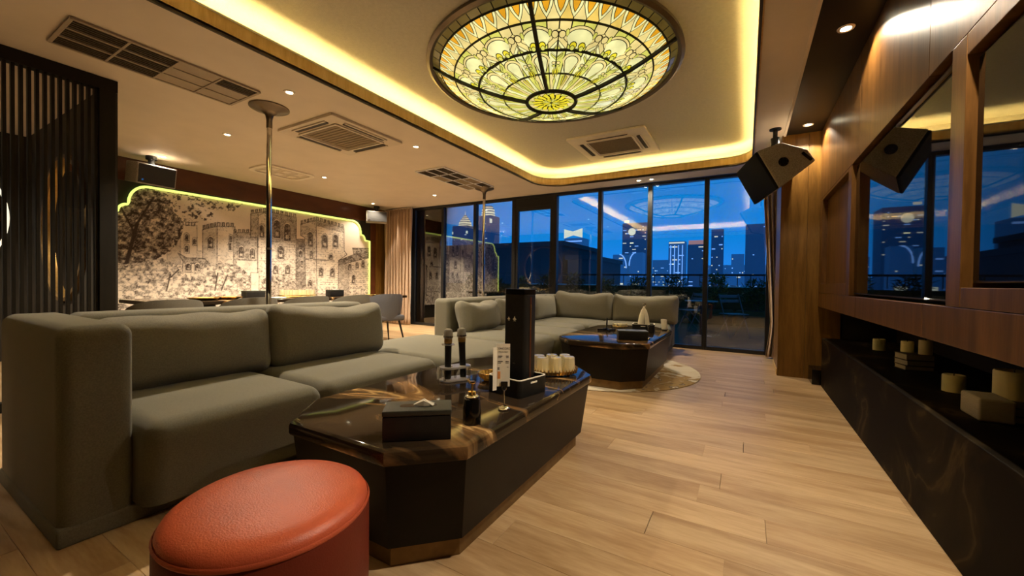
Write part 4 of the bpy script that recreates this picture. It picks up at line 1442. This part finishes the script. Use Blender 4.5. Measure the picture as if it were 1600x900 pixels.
MB().box((w / 2 + .0006, -.004, h * .5), (.002, .012, h * .84)).build('side_window', 'wall_red', tb)
MB().rbox((w / 2 + .0018, -.004, h * .72), (.002, .006, .13), .0009).build('foil_stripe', 'brass', tb)
for x_, w_ in ((-.033, 1), (.002, 1.25)):
    b_ = MB()
    yy = -d / 2 - .0016
    for P in ([(-.010, 0), (-.004, .003), (0, .012), (.004, .003), (.010, 0), (.004, -.003), (-.004, -.003)], [(-.006, -.008), (.006, -.008), (.003, -.005), (-.003, -.005)]):
        n = len(P)
        b_.add([(x_ + a * w_, yy, h * .70 + c * w_) for a, c in P], [tuple(range(n))])
    o = b_.build('gold_emblem', 'paper', tb)
    o.modifiers.new('thick', 'SOLIDIFY').thickness = .0008
MB().box((.0, -d / 2 - .001, h * .26), (.012, .001, .004)).build('print_mark', 'mount', tb)

# menu card in a chrome clip
def text_mesh(s, size, m, parent, loc, rot, name):
    cu = bpy.data.curves.new('lettering', 'FONT')
    cu.body = s
    cu.size = size
    cu.extrude = .0002
    cu.align_x = 'CENTER'
    to = bpy.data.objects.new('tmp', cu)
    COL.objects.link(to)
    dg = bpy.context.evaluated_depsgraph_get()
    me = bpy.data.meshes.new_from_object(to.evaluated_get(dg))
    bpy.data.objects.remove(to)
    me.materials.clear()
    me.materials.append(M[m])
    o = bpy.data.objects.new(name, me)
    COL.objects.link(o)
    o.parent = parent
    o.location = loc
    o.rotation_euler = rot
    return o
mc = thing('card_holder', 'chrome ball based card holder in front of the near caddy', 'card holder', (-.905, 1.497, TZ), math.radians(33))
MB().lathe([(.001, .0005), (.024, .0005), (.026, .006), (.022, .012), (.012, .017), (.003, .019)], 24).build('base', 'chrome', mc, smooth=50)
MB().lathe([(.003, .016), (.0028, .085)], 10).build('stem', 'chrome', mc, smooth=True)
MB().tube([(.010 * math.cos(a), 0, .095 + .012 * math.sin(a)) for a in np.linspace(0, 2 * PI, 17)[:-1]], .0018, 6, True).build('clip_ring', 'chrome', mc, smooth=True)
MB().box((0, 0, .112), (.030, .010, .022)).build('clip', 'black_gloss', mc, bevel=.002)
cd = thing('menu_card', 'white printed menu card held in the chrome holder on the near table', 'menu', (-.905, 1.497, TZ + .105), math.radians(33))
cw, ch = .060, .188
MB().box((-.006, .004, ch / 2 - .004), (cw, .0015, ch)).build('card', 'paper', cd)
fl_ = MB().box((0, 0, ch / 2 - .02), (.022, .0015, ch), Matrix.Translation((-.006 - cw / 2 + .002, .004, 0)) @ Matrix.Rotation(math.radians(-140), 4, 'Z') @ Matrix.Translation((.011, 0, 0)))
fl_.build('folded_flap', 'paper', cd)
R_ = (PI / 2, 0, 0)
text_mesh('CONCORD', .0125, 'print_black', cd, (-.006, .0030, ch - .030), R_, 'lettering')
text_mesh('SPECIAL MENU', .0062, 'print_black', cd, (-.006, .0030, ch - .042), R_, 'lettering')
pl = MB()
for i, (x0, x1, z) in enumerate(((-.030, -.010, .128), (-.030, -.014, .122), (.006, .018, .128), (.006, .018, .122), (-.030, -.008, .104), (-.030, -.016, .098), (.004, .018, .104), (.004, .018, .098), (-.030, -.022, .076), (.010, .018, .080), (-.030, -.022, .070))):
    pl.bb(x0, x1, .0027, .0031, z, z + (.0032 if i % 2 == 0 else .002))
pl.build('printed_lines', 'print_black', cd)
MB().bb(-.030, -.018, .0027, .0031, .030, .062).build('orange_picture', 'print_orange', cd)

# amber cut glass bowl
def fluted(prof, n, amp):
    b_ = MB()
    v, f = [], []
    for r, z in prof:
        for i in range(n):
            a = 2 * PI * i / n
            rr = r * (1 + amp * (1 if i % 2 else -1))
            v.append((rr * math.cos(a), rr * math.sin(a), z))
    for k in range(len(prof) - 1):
        for i in range(n):
            j = (i + 1) % n
            f.append((k * n + i, k * n + j, (k + 1) * n + j, (k + 1) * n + i))
    f.append(tuple(range(n))[::-1])
    f.append(tuple(range((len(prof) - 1) * n, len(prof) * n)))
    b_.add(v, f)
    return b_
bw = thing('glass_bowl', 'gold rimmed cut glass bowl behind the menu card', 'bowl', (-1.245, 1.90, TZ))
fluted([(.030, .0005), (.034, .004), (.058, .022), (.068, .045), (.064, .045), (.054, .024), (.028, .010), (.001, .009)], 40, .035).build('bowl', 'amber_glass', bw)
MB().tube([(.067 * math.cos(a), .067 * math.sin(a), .046) for a in np.linspace(0, 2 * PI, 41)[:-1]], .0028, 6, True).build('rim', 'gold', bw, smooth=True)
MB().lathe([(.036, .0004), (.036, .004)], 24).build('foot', 'gold', bw)

# tray of upturned tumblers
tr = thing('glass_tray', 'oval gilded tray under the upturned glasses, right end of the near table', 'tray', (-1.005, 2.245, TZ), math.radians(42))
E_ = lambda a, b, z, n=48: [(a * math.cos(2 * PI * i / n), b * math.sin(2 * PI * i / n), z) for i in range(n)]
b_ = MB()
n = 48
RR = [E_(.13, .095, .012), E_(.140, .105, .014), E_(.143, .108, .032), E_(.139, .104, .032), E_(.134, .099, .018)]
for R1 in RR:
    b_.v += R1
for k in range(4):
    for i in range(n):
        j = (i + 1) % n
        b_.f.append((k * n + i, k * n + j, (k + 1) * n + j, (k + 1) * n + i))
b_.f.append(tuple(range(n))[::-1])
b_.f.append(tuple(range(4 * n, 5 * n)))
b_.build('tray_plate', 'gold', tr, smooth=40)
pk = MB()
for i in range(40):
    a = 2 * PI * i / 40
    pk.cyl((.142 * math.cos(a), .107 * math.sin(a), .013), (.148 * math.cos(a), .113 * math.sin(a), .044), .0035, n=5)
pk.build('beaded_gallery', 'brass', tr)
for i in range(4):
    a = PI / 4 + i * PI / 2
    MB().lathe([(.008, .0005), (.010, .012)], 10, Matrix.Translation((.105 * math.cos(a), .08 * math.sin(a), 0))).build('foot', 'gold', tr)
def tumbler_mesh(parent):
    b_ = fluted([(.039, .0), (.038, .004), (.034, .086), (.030, .094), (.006, .095)], 16, .02)
    b_.build('cup', 'tumbler', parent)
    MB().lathe([(.0395, .0), (.0405, .002), (.0395, .004)], 20, caps=False).build('lip', 'gold', parent, smooth=True)
t0 = thing('tumbler', 'front left upturned glass on the gilded tray of the near table', 'glass', (0, 0, 0), 0, 'upturned glasses on the near tray')
tumbler_mesh(t0)
names = ['front left', 'front middle', 'front right', 'back left', 'back middle', 'back right']
cs_, sn_ = math.cos(math.radians(42)), math.sin(math.radians(42))
for i in range(6):
    u, v = (-.083 + .083 * (i % 3)), (-.043 if i < 3 else .043)
    if i % 3 != 1:
        v *= .85
    p = (-1.005 + u * cs_ - v * sn_, 2.245 + u * sn_ + v * cs_, TZ + .0185)
    lab = names[i] + ' upturned glass on the gilded tray of the near table'
    if i == 0:
        t0.location = p
    else:
        dup(t0, p, i * .4, lab)

# ================================================================== THINGS ON THE FAR TABLE
TZ = .4495
tk = thing('tissue_box', 'flat black tissue box on the far coffee table', 'tissue box', (-.955, 4.00, TZ), math.radians(22))
MB().rbox((0, 0, .040), (.28, .15, .078), .005).build('box', 'black_leather', tk, smooth=50)
MB().rbox((0, 0, .084), (.284, .154, .016), .005).build('lid', 'leather_lid', tk, smooth=50)
MB().prism(rrect(-.07, .07, -.018, .018, .017, 6), .0915, .0926).build('slot', 'black_gloss', tk)
nd = thing('number_stand', 'black cross footed holder with an upright rod on the far table', 'stand', (-1.40, 4.62, TZ), .3)
for k in range(4):
    MB().rbox((.055, 0, .008), (.11, .022, .015), .004, Matrix.Rotation(k * PI / 2 + .3, 4, 'Z')).build('foot', 'black_gloss', nd, smooth=True)
MB().lathe([(.02, .001), (.02, .02), (.008, .026)], 14).build('hub', 'black_gloss', nd, smooth=40)
MB().cyl((0, 0, .02), (.005, 0, .145), .0095, .008, 10).build('rod', 'black_leather', nd, smooth=True)
ab = thing('glass_ashtray', 'stack of cut glass ashtrays on the far table', 'ashtray', (-1.35, 5.02, TZ))
for k in range(2):
    fluted([(.070 - .004 * k, .0005 + k * .022), (.088, .010 + k * .022), (.090, .024 + k * .022), (.078, .024 + k * .022), (.060, .012 + k * .022), (.001, .010 + k * .022)], 32, .03).build('dish', 'amber_glass' if k == 0 else 'tumbler', ab)
caddy('black caddy with pale rim on the far table, below the cream folded card', -1.0, 4.72, math.radians(8), .24, .18, .095)
cn = thing('napkin_cone', 'cream peaked folded napkin standing in the far caddy', 'napkin', (-1.00, 4.72, TZ + .009), math.radians(20))
pf = MB()
prof = [(.062, .0), (.058, .08), (.046, .17), (.028, .235), (.012, .262)]
n = 20
for r, z in prof:
    for i in range(n):
        a = 2 * PI * i / n
        k = 1 - .30 * max(0, math.cos(a - 1.5 * PI)) ** 12
        pf.v.append((r * math.cos(a) * k * 1.15, r * math.sin(a) * k * .7, z))
for k in range(len(prof) - 1):
    for i in range(n):
        j = (i + 1) % n
        pf.f.append((k * n + i, k * n + j, (k + 1) * n + j, (k + 1) * n + i))
pf.f.append(tuple(range((len(prof) - 1) * n, len(prof) * n)))
pf.build('cloth', 'paper', cn, smooth=70)
MB().add([(-.004, -.050, .03), (.006, -.050, .03), (.001, -.031, .205)], [(0, 1, 2)]).build('fold_shadow_patch', 'print_black', cn).modifiers.new('thick', 'SOLIDIFY').thickness = .003  # dark sliver put in as the shade inside the fold
MB().tube([(.018 * math.cos(a), 0, .298 + .018 * math.sin(a)) for a in np.linspace(-1.2, 3.6, 14)], .005, 6).build('top_hook', 'chrome', cn, smooth=True)
MB().lathe([(.014, .255), (.012, .275), (.005, .283)], 14).build('top_knob', 'paper', cn, smooth=50)
ck = thing('card_holder', 'small chrome card holder on the near right corner of the far table', 'card holder', (-.83, 4.13, TZ))
MB().lathe([(.001, .0005), (.022, .0005), (.024, .006), (.02, .012), (.003, .016)], 20).build('base', 'chrome', ck, smooth=50)
MB().lathe([(.0025, .014), (.0025, .12)], 8).build('stem', 'chrome', ck, smooth=True)
MB().tube([(.009 * math.cos(a), 0, .128 + .010 * math.sin(a)) for a in np.linspace(0, 2 * PI, 13)[:-1]], .0018, 6, True).build('clip_ring', 'chrome', ck, smooth=True)
lm = MB().rbox((0, 0, .012), (.05, .035, .022), .010).build('gold_box', 'gold', None, smooth=True)
lm.location = (-.895, 4.04 + .08, TZ)
tag(lm, 'tiny gold box beside the chrome card holder on the far table', 'box')
cl2 = thing('white_cloth', 'white folded cloth at the right edge of the far table beside the caddy', 'cloth', (-.83, 5.05, TZ))
MB().rbox((0, 0, .065), (.055, .10, .128), .012, fn=lambda u, v, w, p: (p[0] + .01 * math.sin(4 * v + 3 * w), p[1], p[2] + .006 * math.sin(5 * v))).build('cloth', 'paper', cl2, smooth=60)

# ================================================================== NICHE UNDER THE SCREENS
SZ = .4835
def candle(lab, x, y, z, r, h):
    t = thing('pillar_candle', lab, 'candle', (x, y, z), random.random() * 6, 'pillar candles in the niche')
    MB().lathe([(r, .0005), (r, h - .006), (r * .94, h), (r * .80, h - .004), (r * .3, h - .012), (.001, h - .013)], 28).build('wax', 'wax', t, smooth=50)
    MB().cyl((0, 0, h - .013), (.002, .001, h + .016), .0022, .0018, 6).build('wick', 'print_black', t)
def books(x, y, rz, n, w, d, tag_):
    z = SZ + .0005
    for k in range(n):
        h = .028 + .005 * ((k * 7) % 3)
        t = thing('book', '%s book of the dark lying stack %s' % (('lowest', 'second lowest', 'third', 'fourth', 'topmost')[k if k < n - 1 else 4], tag_), 'book', (x, y, z), rz + .05 * ((k * 5) % 3 - 1), 'lying books in the niche')
        MB().box((0, 0, .0015), (w, d, .003)).build('cover', 'book', t)
        MB().box((0, 0, h - .0015), (w, d, .003)).build('cover', 'book', t)
        MB().box((w / 2 - .0015, 0, h / 2), (.003, d, h)).build('spine', 'book', t)
        MB().box((-.003, 0, h / 2), (w - .012, d - .008, h - .006)).build('pages', 'pages', t)
        z += h + .0005
    return z
candle('cream pillar candle alone at the far left of the niche', .95, 4.33, SZ, .040, .092)
zt = books(.93, 3.46, .25, 3, .15, .12, 'in the left half of the niche')
candle('short candle on the left book stack', .905, 3.50, zt, .032, .07)
candle('taller dim candle on the left book stack', .97, 3.43, zt, .032, .09)
zt = books(.985, 2.42, .1, 2, .22, .26, 'at the right of the niche')
candle('medium candle standing beside the right book stack', .905, 2.83, SZ, .042, .085)
candle('large fat candle on the right book stack', .965, 2.47, zt, .058, .115)
bx = MB().rbox((0, 0, .045), (.10, .16, .09), .01).build('stone_block', 'pages', None, smooth=True)
bx.location = (.84, 2.33, SZ)
tag(bx, 'small grey stone ornament at the right end of the niche', 'ornament')

# ================================================================== DINING AREA BY THE MURAL
dt = thing('dining_table', 'long dark dining table below the castle mural', 'table', (-5.70, 3.45, 0))
MB().rbox((0, 0, .718), (1.05, 3.5, .044), .012).build('top', 'marble', dt, smooth=True)
for y_ in (-1.2, 1.2):
    MB().prism(rrect(-.28, .28, y_ - .10, y_ + .10, .05, 4), .03, .697).build('pedestal', 'table_body', dt)
    MB().prism(rrect(-.34, .34, y_ - .16, y_ + .16, .05, 4), .001, .03).build('foot_plate', 'base_gold', dt)
def chair(fab):
    t = thing('dining_chair', 'x', 'chair', (0, 0, 0), 0, 'upholstered dining chairs')
    MB().rbox((0, 0, .435), (.50, .50, .09), .035, seg=3, inner=3).build('seat', fab, t, smooth=60)
    b_ = MB()
    n, K = 18, 6
    for side, R_ in ((0, .235), (1, .272)):
        for k in range(K + 1):
            w = k / K
            z = .40 + .40 * w
            for i in range(n + 1):
                a = math.radians(-100 + 200 * i / n)
                e_ = 1 - .55 * (abs(a) / 1.745) ** 3 * w
                r_ = R_ + .045 * w - (.012 if w in (0, 1) and side else 0)
                zz = .40 + (z - .40) * e_ + (0.0)
                b_.v.append((-r_ * math.cos(a) * 1.02 + .02, r_ * math.sin(a), zz))
    m_ = (K + 1) * (n + 1)
    for k in range(K):
        for i in range(n):
            a = k * (n + 1) + i
            b_.f.append((a, a + 1, a + n + 2, a + n + 1))
            b_.f.append((m_ + a + 1, m_ + a, m_ + a + n + 1, m_ + a + n + 2))
    for i in range(n):
        a = K * (n + 1) + i
        b_.f.append((a, a + 1, m_ + a + 1, m_ + a))
        b_.f.append((i + 1, i, m_ + i, m_ + i + 1))
    for k in range(K):
        a = k * (n + 1)
        b_.f.append((a, a + n + 1, m_ + a + n + 1, m_ + a))
        a += n
        b_.f.append((a + n + 1, a, m_ + a, m_ + a + n + 1))
    b_.build('backrest', fab, t, smooth=60)
    for sx_ in (-1, 1):
        for sy_ in (-1, 1):
            MB().cyl((sx_ * .18, sy_ * .18, .40), (sx_ * .25, sy_ * .25, .001), .018, .009, 10).build('leg', 'black_frame', t, smooth=True)
    return t
c0 = chair('chair')
c0.location = (-4.72, 1.60, 0)
c0.rotation_euler = (0, 0, PI)
c0['label'] = 'grey shell dining chair nearest the slatted screen'
for y_, lab in ((2.32, 'grey shell dining chair left of the nearer pole'), (2.97, 'grey shell dining chair just right of the nearer pole'), (3.61, 'grey shell dining chair second from the curtain')):
    dup(c0, (-4.72, y_, 0), PI, lab)
c1 = chair('chair_blue')
c1.location = (-4.78, 4.28, 0)
c1.rotation_euler = (0, 0, PI - .25)
c1['label'] = 'slate grey dining chair at the curtain end of the table, its leg showing'
DZ = .7405
def gold_dish(lab, y, x):
    t = thing('gold_dish', lab, 'dish', (x, y, DZ))
    fluted([(.10, .0005), (.115, .006), (.15, .022), (.152, .030), (.144, .030), (.11, .014), (.001, .012)], 36, .02).build('bowl', 'gold', t)
    MB().lathe([(.08, .013), (.085, .030), (.06, .036), (.001, .038)], 24).build('filling', 'amber_glass', t, smooth=50)
gold_dish('left gold dish on the dining table', 2.22, -5.45)
gold_dish('right gold dish on the dining table', 2.52, -5.55)
for y_, lab in ((2.82, 'black tissue box on the dining table left of the nearer pole'), (4.02, 'black tissue box on the dining table near the curtain end')):
    tissue_box(lab, -5.55, y_, PI / 2, .24, .12, .10).location.z = DZ
tr2 = thing('glass_tray', 'gilded tray of glasses on the dining table', 'tray', (-5.55, 3.42, DZ), PI / 2)
MB().prism(rrect(-.26, .26, -.12, .12, .10, 8), .0005, .012).build('tray_plate', 'gold', tr2, bevel=.003)
pk = MB()
MB().tube([(x_, y_, .030) for x_, y_ in rrect(-.262, .262, -.122, .122, .10, 8)], .005, 6, True).build('gallery_rail', 'gold', tr2, smooth=True)
for i in range(8):
    u, v = -.19 + .125 * (i % 4), (-.055 if i < 4 else .055)
    dup(t0, (-5.55 + v, 3.42 + u, DZ + .0125), i, ('%s upturned glass, %s row of the dining table tray' % (('first', 'second', 'third', 'fourth')[i % 4], 'window side' if i < 4 else 'mural side')), 'upturned glasses on the dining tray')
wv = thing('place_plate', 'white plate on the dining table behind the nearer pole', 'plate', (-5.35, 3.02, DZ))
MB().lathe([(.05, .0005), (.06, .004), (.10, .012), (.098, .015), (.055, .007), (.001, .006)], 28).build('plate', 'paper', wv, smooth=50)
for i, (y_, nm) in enumerate(((4.36, 'left'), (4.62, 'middle'), (4.88, 'right'))):
    t = thing('gold_dish', '%s of the three low gold dishes at the curtain end of the dining table' % nm, 'dish', (-5.42, y_, DZ), 0, 'low gold dishes')
    fluted([(.07, .0005), (.09, .012), (.085, .016), (.001, .008)], 28, .02).build('bowl', 'gold', t)

# ================================================================== OUTSIDE: terrace, plants, city
M['terrace'] = mat('terrace_tiles', (0.050, 0.040, 0.006), 0.8, noise=(3, .25), bump=(60, .2))
M['leaf'] = mat('dark_leaf', (0.075, 0.070, 0.008), 0.55, noise=(8, .4))
M['leaf_b'] = mat('dry_leaf', (0.17, 0.14, 0.020), 0.55, noise=(8, .4))
M['parapet'] = mat('parapet_render', (0.055, 0.042, 0.005), 0.8, noise=(5, .2))
M['parapet_cap'] = mat('pale_cap', (0.80, 0.80, 0.80), 0.6, noise=(5, .1))
M['roofdark'] = mat('dark_roof', (0.020, 0.022, 0.022), 0.8, noise=(.4, .25))
M['steel_white'] = mat('dark_chair_metal', (0.10, 0.095, 0.085), 0.4, noise=(10, .1))
M['city'] = emit('city_facade_haze_glow', (0.010, 0.075, 0.23), .36, .7, (0.02, 0.05, 0.11))  # dusk haze put into the facade as a faint glow of its own
M['city2'] = emit('dark_city_facade_glow', (0.005, 0.040, 0.13), .30, .7, (0.015, 0.03, 0.07))  # unlit facade given a weaker blue glow for the same haze
M['win_warm'] = emit('lit_window_warm', (1.0, 0.78, 0.46), .34)
M['win_cool'] = emit('lit_window_cool', (0.45, 0.70, 1.0), .22)
M['crown'] = emit('floodlit_crown', (1.0, 0.82, 0.45), .34)
M['beacon'] = emit('red_rooftop_glow', (0.9, 0.35, 0.22), .16)
struct('terrace_floor', MB().bb(-14, 6, YW + .15, 12.2, -.2, -.02), 'terrace')
pa = thing('parapet', 'rendered terrace parapet with pale cap and black railing, beyond the windows', 'parapet', (-4, 12.1, 0))
MB().bb(-10, 10, -.02, .16, -.02, .93).build('wall', 'parapet', pa)
MB().bb(-2.4, 1.35, -.05, .19, .931, .962).build('cap', 'parapet_cap', pa)
MB().bb(3.0, 10, -.05, .19, .931, .962).build('cap', 'parapet_cap', pa)
MB().bb(-10, 10, .03, .09, 1.235, 1.285).build('top_rail', 'black_frame', pa)
for i in range(40):
    x_ = -5.2 + i * .30
    MB().bb(x_, x_ + .02, .05, .07, .96, 1.236).build('baluster', 'black_frame', pa)
# planters and shrubs along the parapet
def shrub(lab, x, y, z0, w, h, seed, m, blades=420):
    r = random.Random(seed)
    t = thing('terrace_shrub', lab, 'plant', (x, y, z0), 0, 'shrubs along the terrace parapet')
    b_ = MB()
    for i in range(blades):
        a, rr = r.random() * 2 * PI, math.sqrt(r.random()) * w
        zz = h * (.15 + .85 * r.random())
        cx, cy = rr * math.cos(a), rr * math.sin(a) * .7
        k = 1 - .5 * (zz / h) ** 2
        cx, cy = cx * k, cy * k
        L = .10 + .16 * r.random()
        da, el = r.random() * 2 * PI, -.3 + 1.4 * r.random()
        d = Vector((math.cos(da) * math.cos(el), math.sin(da) * math.cos(el), math.sin(el)))
        s_ = d.cross(Vector((0, 0, 1))).normalized() * (.014 + .014 * r.random())
        p = Vector((cx, cy, zz))
        b_.add([tuple(p), tuple(p + d * L * .5 + s_), tuple(p + d * L - Vector((0, 0, .03))), tuple(p + d * L * .5 - s_)], [(0, 1, 2, 3)])
    b_.build('foliage', m, t)['kind'] = 'stuff'
    st_ = MB()
    for i in range(5):
        a = r.random() * 6.28
        st_.cyl((0, 0, 0), (w * .5 * math.cos(a), w * .35 * math.sin(a), h * .7), .012, .006, 5)
    st_.build('stem', 'dark_trim', t)
pos = ['by the far right window', 'second from the right window edge', 'behind the folding chairs', 'right of the corner sofa back', 'left of the far table', 'behind the corner cushion', 'behind the tall black box', 'right of the farther pole', 'near the left windows', 'at the far left windows']
for i in range(10):
    x_ = .25 - i * .95
    pb = thing('planter_box', 'dark planter box ' + pos[i], 'planter', (x_, 11.55, 0), 0, 'planter boxes on the terrace')
    MB().bb(-.44, .44, -.20, .20, -.018, .36).build('trough', 'parapet', pb, bevel=.01)
    MB().bb(-.41, .41, -.17, .17, .30, .365).build('soil', 'dark_trim', pb)
    shrub(('tall dry bladed shrub ' if i % 3 == 1 else 'dark leafy shrub ') + pos[i], x_, 11.55, .366, .38, .70 + .16 * ((i * 7) % 4) / 3, i, 'leaf_b' if i % 3 == 1 else 'leaf')
# folding terrace chairs and table
def bistro(lab, x, y, rz):
    t = thing('folding_chair', lab, 'chair', (x, y, -.019), rz, 'folding chairs on the terrace')
    for s_ in (-.2, .2):
        MB().cyl((s_, -.22, .001), (s_, .16, .84), .011, n=8).build('leg', 'steel_white', t, smooth=True)
        MB().cyl((s_ * .9, .24, .001), (s_ * .9, -.18, .46), .011, n=8).build('leg', 'steel_white', t, smooth=True)
    for k in range(4):
        MB().rbox((0, -.16 + k * .09, .455), (.40, .07, .016), .005).build('seat_slat', 'steel_white', t, smooth=True)
    for k in range(2):
        MB().rbox((0, .125 + k * .035, .70 + k * .09), (.40, .016, .06), .005).build('back_slat', 'steel_white', t, smooth=True)
bistro('folding terrace chair seen through the rightmost window', -.20, 8.9, .6)
bistro('folding terrace chair seen through the second window from the right', -1.0, 9.6, -.9)
bt_ = thing('terrace_table', 'low round terrace table between the folding chairs', 'table', (-.75, 8.7, -.019))
MB().lathe([(.30, .68), (.30, .70)], 28).build('top', 'steel_white', bt_, smooth=40)
MB().cyl((0, 0, .02), (0, 0, .68), .022, n=12).build('stem', 'black_frame', bt_, smooth=True)
MB().lathe([(.20, .001), (.20, .012), (.03, .03)], 24).build('foot', 'black_frame', bt_, smooth=40)

# neighbouring dark roofs
for lab, x0, x1, zt, y_ in (('flat dark neighbouring block behind the left windows', -25, -11.1, 3.9, 26), ('lower dark block to the right of the glass door', -10.7, -9.2, 2.9, 26), ('low dark block at the far left beyond the glass', -36, -25.6, 3.4, 26)):
    nb = thing('neighbour_block', lab, 'building', ((x0 + x1) / 2, y_ + 4, -6))
    w = x1 - x0
    MB().bb(-w / 2, w / 2, -4, 4, 0, zt + 6).build('body', 'roofdark', nb)
    MB().bb(-w / 2 - .15, w / 2 + .15, -4.15, 4.15, zt + 5.7, zt + 6.02).build('coping', 'roofdark', nb)

def tower(lab, x0, x1, zt, y_, m='city', seed=0, lit=.16, top=None, wmat=('win_warm', 'win_cool'), nx=None, z0=-8.0, name='skyscraper', dz=1.1):
    r = random.Random(seed)
    w = x1 - x0
    t = thing(name, lab, 'building', ((x0 + x1) / 2, y_ + w / 2, z0))
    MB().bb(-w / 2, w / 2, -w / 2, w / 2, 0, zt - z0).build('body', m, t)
    n = nx or max(5, int(w / .75))
    for q, wm in enumerate(wmat):
        b_ = MB()
        z = 3.0
        while z < zt - z0 - .6:
            i = 0
            while i < n:
                if r.random() < lit / len(wmat):
                    run = 1 + int(r.random() * 1.8)
                    xa = -w / 2 + w * (i + .25) / n
                    xb = -w / 2 + w * min(n - .3, i + run - .3) / n
                    b_.bb(xa, xb, -w / 2 - .06, -w / 2 + .01, z, z + dz * .26)
                    i += run
                i += 1
            z += dz
        if b_.v:
            b_.build('lit_windows', wm, t)['kind'] = 'stuff'
    if top:
        top(t, w, zt - z0)
    return t
def crown(t, w, h):
    """stepped floodlit crown of ring storeys"""
    for k, (f, a, b) in enumerate(((.37, 0, .8), (.35, 1.2, 2.0), (.28, 2.5, 3.1), (.19, 3.6, 4.1), (.10, 4.6, 5.0))):
        MB().lathe([(w * f, h + a), (w * f, h + b)], 20).build('crown_tier', 'crown', t, smooth=40)
        MB().lathe([(w * f * .9, h + b), (w * f * .9, h + b + .5)], 20).build('crown_setback', 'city2', t, smooth=40)
    MB().cyl((0, 0, h + 5.0), (0, 0, h + 7.6), .16, .05, 6).build('spire', 'crown', t)
    for s_ in (-1, 1):
        MB().box((s_ * w * .47, -w * .47, h - 3.2), (.7, .7, 1.2)).build('corner_light', 'crown', t)
def crown2(t, w, h):
    for k, (f, a, b) in enumerate(((.42, 0, .8), (.40, 1.2, 2.0), (.38, 2.5, 3.2), (.30, 3.7, 4.2))):
        MB().lathe([(w * f, h + a), (w * f, h + b)], 20).build('crown_tier', 'crown', t, smooth=40)
        MB().lathe([(w * f * .94, h + b), (w * f * .94, h + b + .5)], 20).build('crown_setback', 'city2', t, smooth=40)
    for s_ in (-1, 1):
        MB().box((s_ * w * .50, -w * .47, h - 2.6), (.9, .7, 1.8)).build('corner_light', 'crown', t)
def bowtie(t, w, h):
    b_ = MB().prism([(-w / 2, 0), (-w / 2, 3.4), (0, 2.4), (w / 2, 3.4), (w / 2, 0), (0, 1.0)], 0, .4, Matrix(((1, 0, 0, 0), (0, 0, -1, -w / 2), (0, 1, 0, h), (0, 0, 0, 1))))
    b_.build('lit_sign_band', 'crown', t)
    MB().box((0, -w / 2 - .05, h - 1.2), (w * .95, .1, .5)).build('lit_floor', 'win_cool', t)
def lamp_top(t, w, h):
    MB().lathe([(1.25, 0), (1.25, .3)], 16, Matrix(((1, 0, 0, -.8), (0, 0, -1, -w / 2), (0, 1, 0, h - 3.0), (0, 0, 0, 1)))).build('lit_emblem', 'crown', t)
    MB().box((-w * .32, -w / 2 - .1, h + .6), (1.6, .3, .7)).build('roof_lights', 'win_warm', t)
def stripes(t, w, h):
    for i in range(4):
        MB().box((-w * .36 + w * .24 * i, -w / 2 - .1, h * .52), (.22, .1, h * .86)).build('lit_fin', 'win_cool', t)
    MB().box((0, -w / 2 - .1, h - .4), (w * .95, .1, .35)).build('lit_floor', 'win_warm', t)
def red_top(t, w, h):
    MB().box((0, 0, h + .6), (w * .9, w * .9, 1.2)).build('lit_roof', 'beacon', t)
def arc_l(sgn):
    def fn(t, w, h):
        P = [(sgn * w * .5 * math.cos(a), w * 1.0 * math.sin(a)) for a in np.linspace(0, PI / 2, 9)]
        b_ = MB()
        b_.tube([(x_, -w / 2 - .1, h - w + z_) for x_, z_ in P] , .16, 5)
        b_.build('lit_edge', 'win_cool', t)
        MB().box((0, -w / 2 - .1, 2.5 + 5.5), (w * .55, .15, 2.2)).build('lit_entrance', 'crown', t)
    return fn
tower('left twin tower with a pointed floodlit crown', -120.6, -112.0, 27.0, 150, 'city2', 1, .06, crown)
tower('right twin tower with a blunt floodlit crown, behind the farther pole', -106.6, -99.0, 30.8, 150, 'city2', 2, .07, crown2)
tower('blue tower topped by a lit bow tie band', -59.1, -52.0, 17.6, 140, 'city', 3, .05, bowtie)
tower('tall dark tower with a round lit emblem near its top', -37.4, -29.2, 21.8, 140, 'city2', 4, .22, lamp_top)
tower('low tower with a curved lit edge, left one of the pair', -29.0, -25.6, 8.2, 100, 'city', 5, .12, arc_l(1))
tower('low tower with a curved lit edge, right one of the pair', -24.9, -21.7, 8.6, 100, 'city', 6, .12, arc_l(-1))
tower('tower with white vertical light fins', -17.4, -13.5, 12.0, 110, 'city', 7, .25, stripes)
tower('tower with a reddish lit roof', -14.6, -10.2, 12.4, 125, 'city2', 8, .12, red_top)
tower('slim added tower standing in for a reflection of the column, right of the red roofed one', -8.2, -5.3, 15.8, 120, 'city2', 9, .14)  # added building in place of the column reflected in the glass
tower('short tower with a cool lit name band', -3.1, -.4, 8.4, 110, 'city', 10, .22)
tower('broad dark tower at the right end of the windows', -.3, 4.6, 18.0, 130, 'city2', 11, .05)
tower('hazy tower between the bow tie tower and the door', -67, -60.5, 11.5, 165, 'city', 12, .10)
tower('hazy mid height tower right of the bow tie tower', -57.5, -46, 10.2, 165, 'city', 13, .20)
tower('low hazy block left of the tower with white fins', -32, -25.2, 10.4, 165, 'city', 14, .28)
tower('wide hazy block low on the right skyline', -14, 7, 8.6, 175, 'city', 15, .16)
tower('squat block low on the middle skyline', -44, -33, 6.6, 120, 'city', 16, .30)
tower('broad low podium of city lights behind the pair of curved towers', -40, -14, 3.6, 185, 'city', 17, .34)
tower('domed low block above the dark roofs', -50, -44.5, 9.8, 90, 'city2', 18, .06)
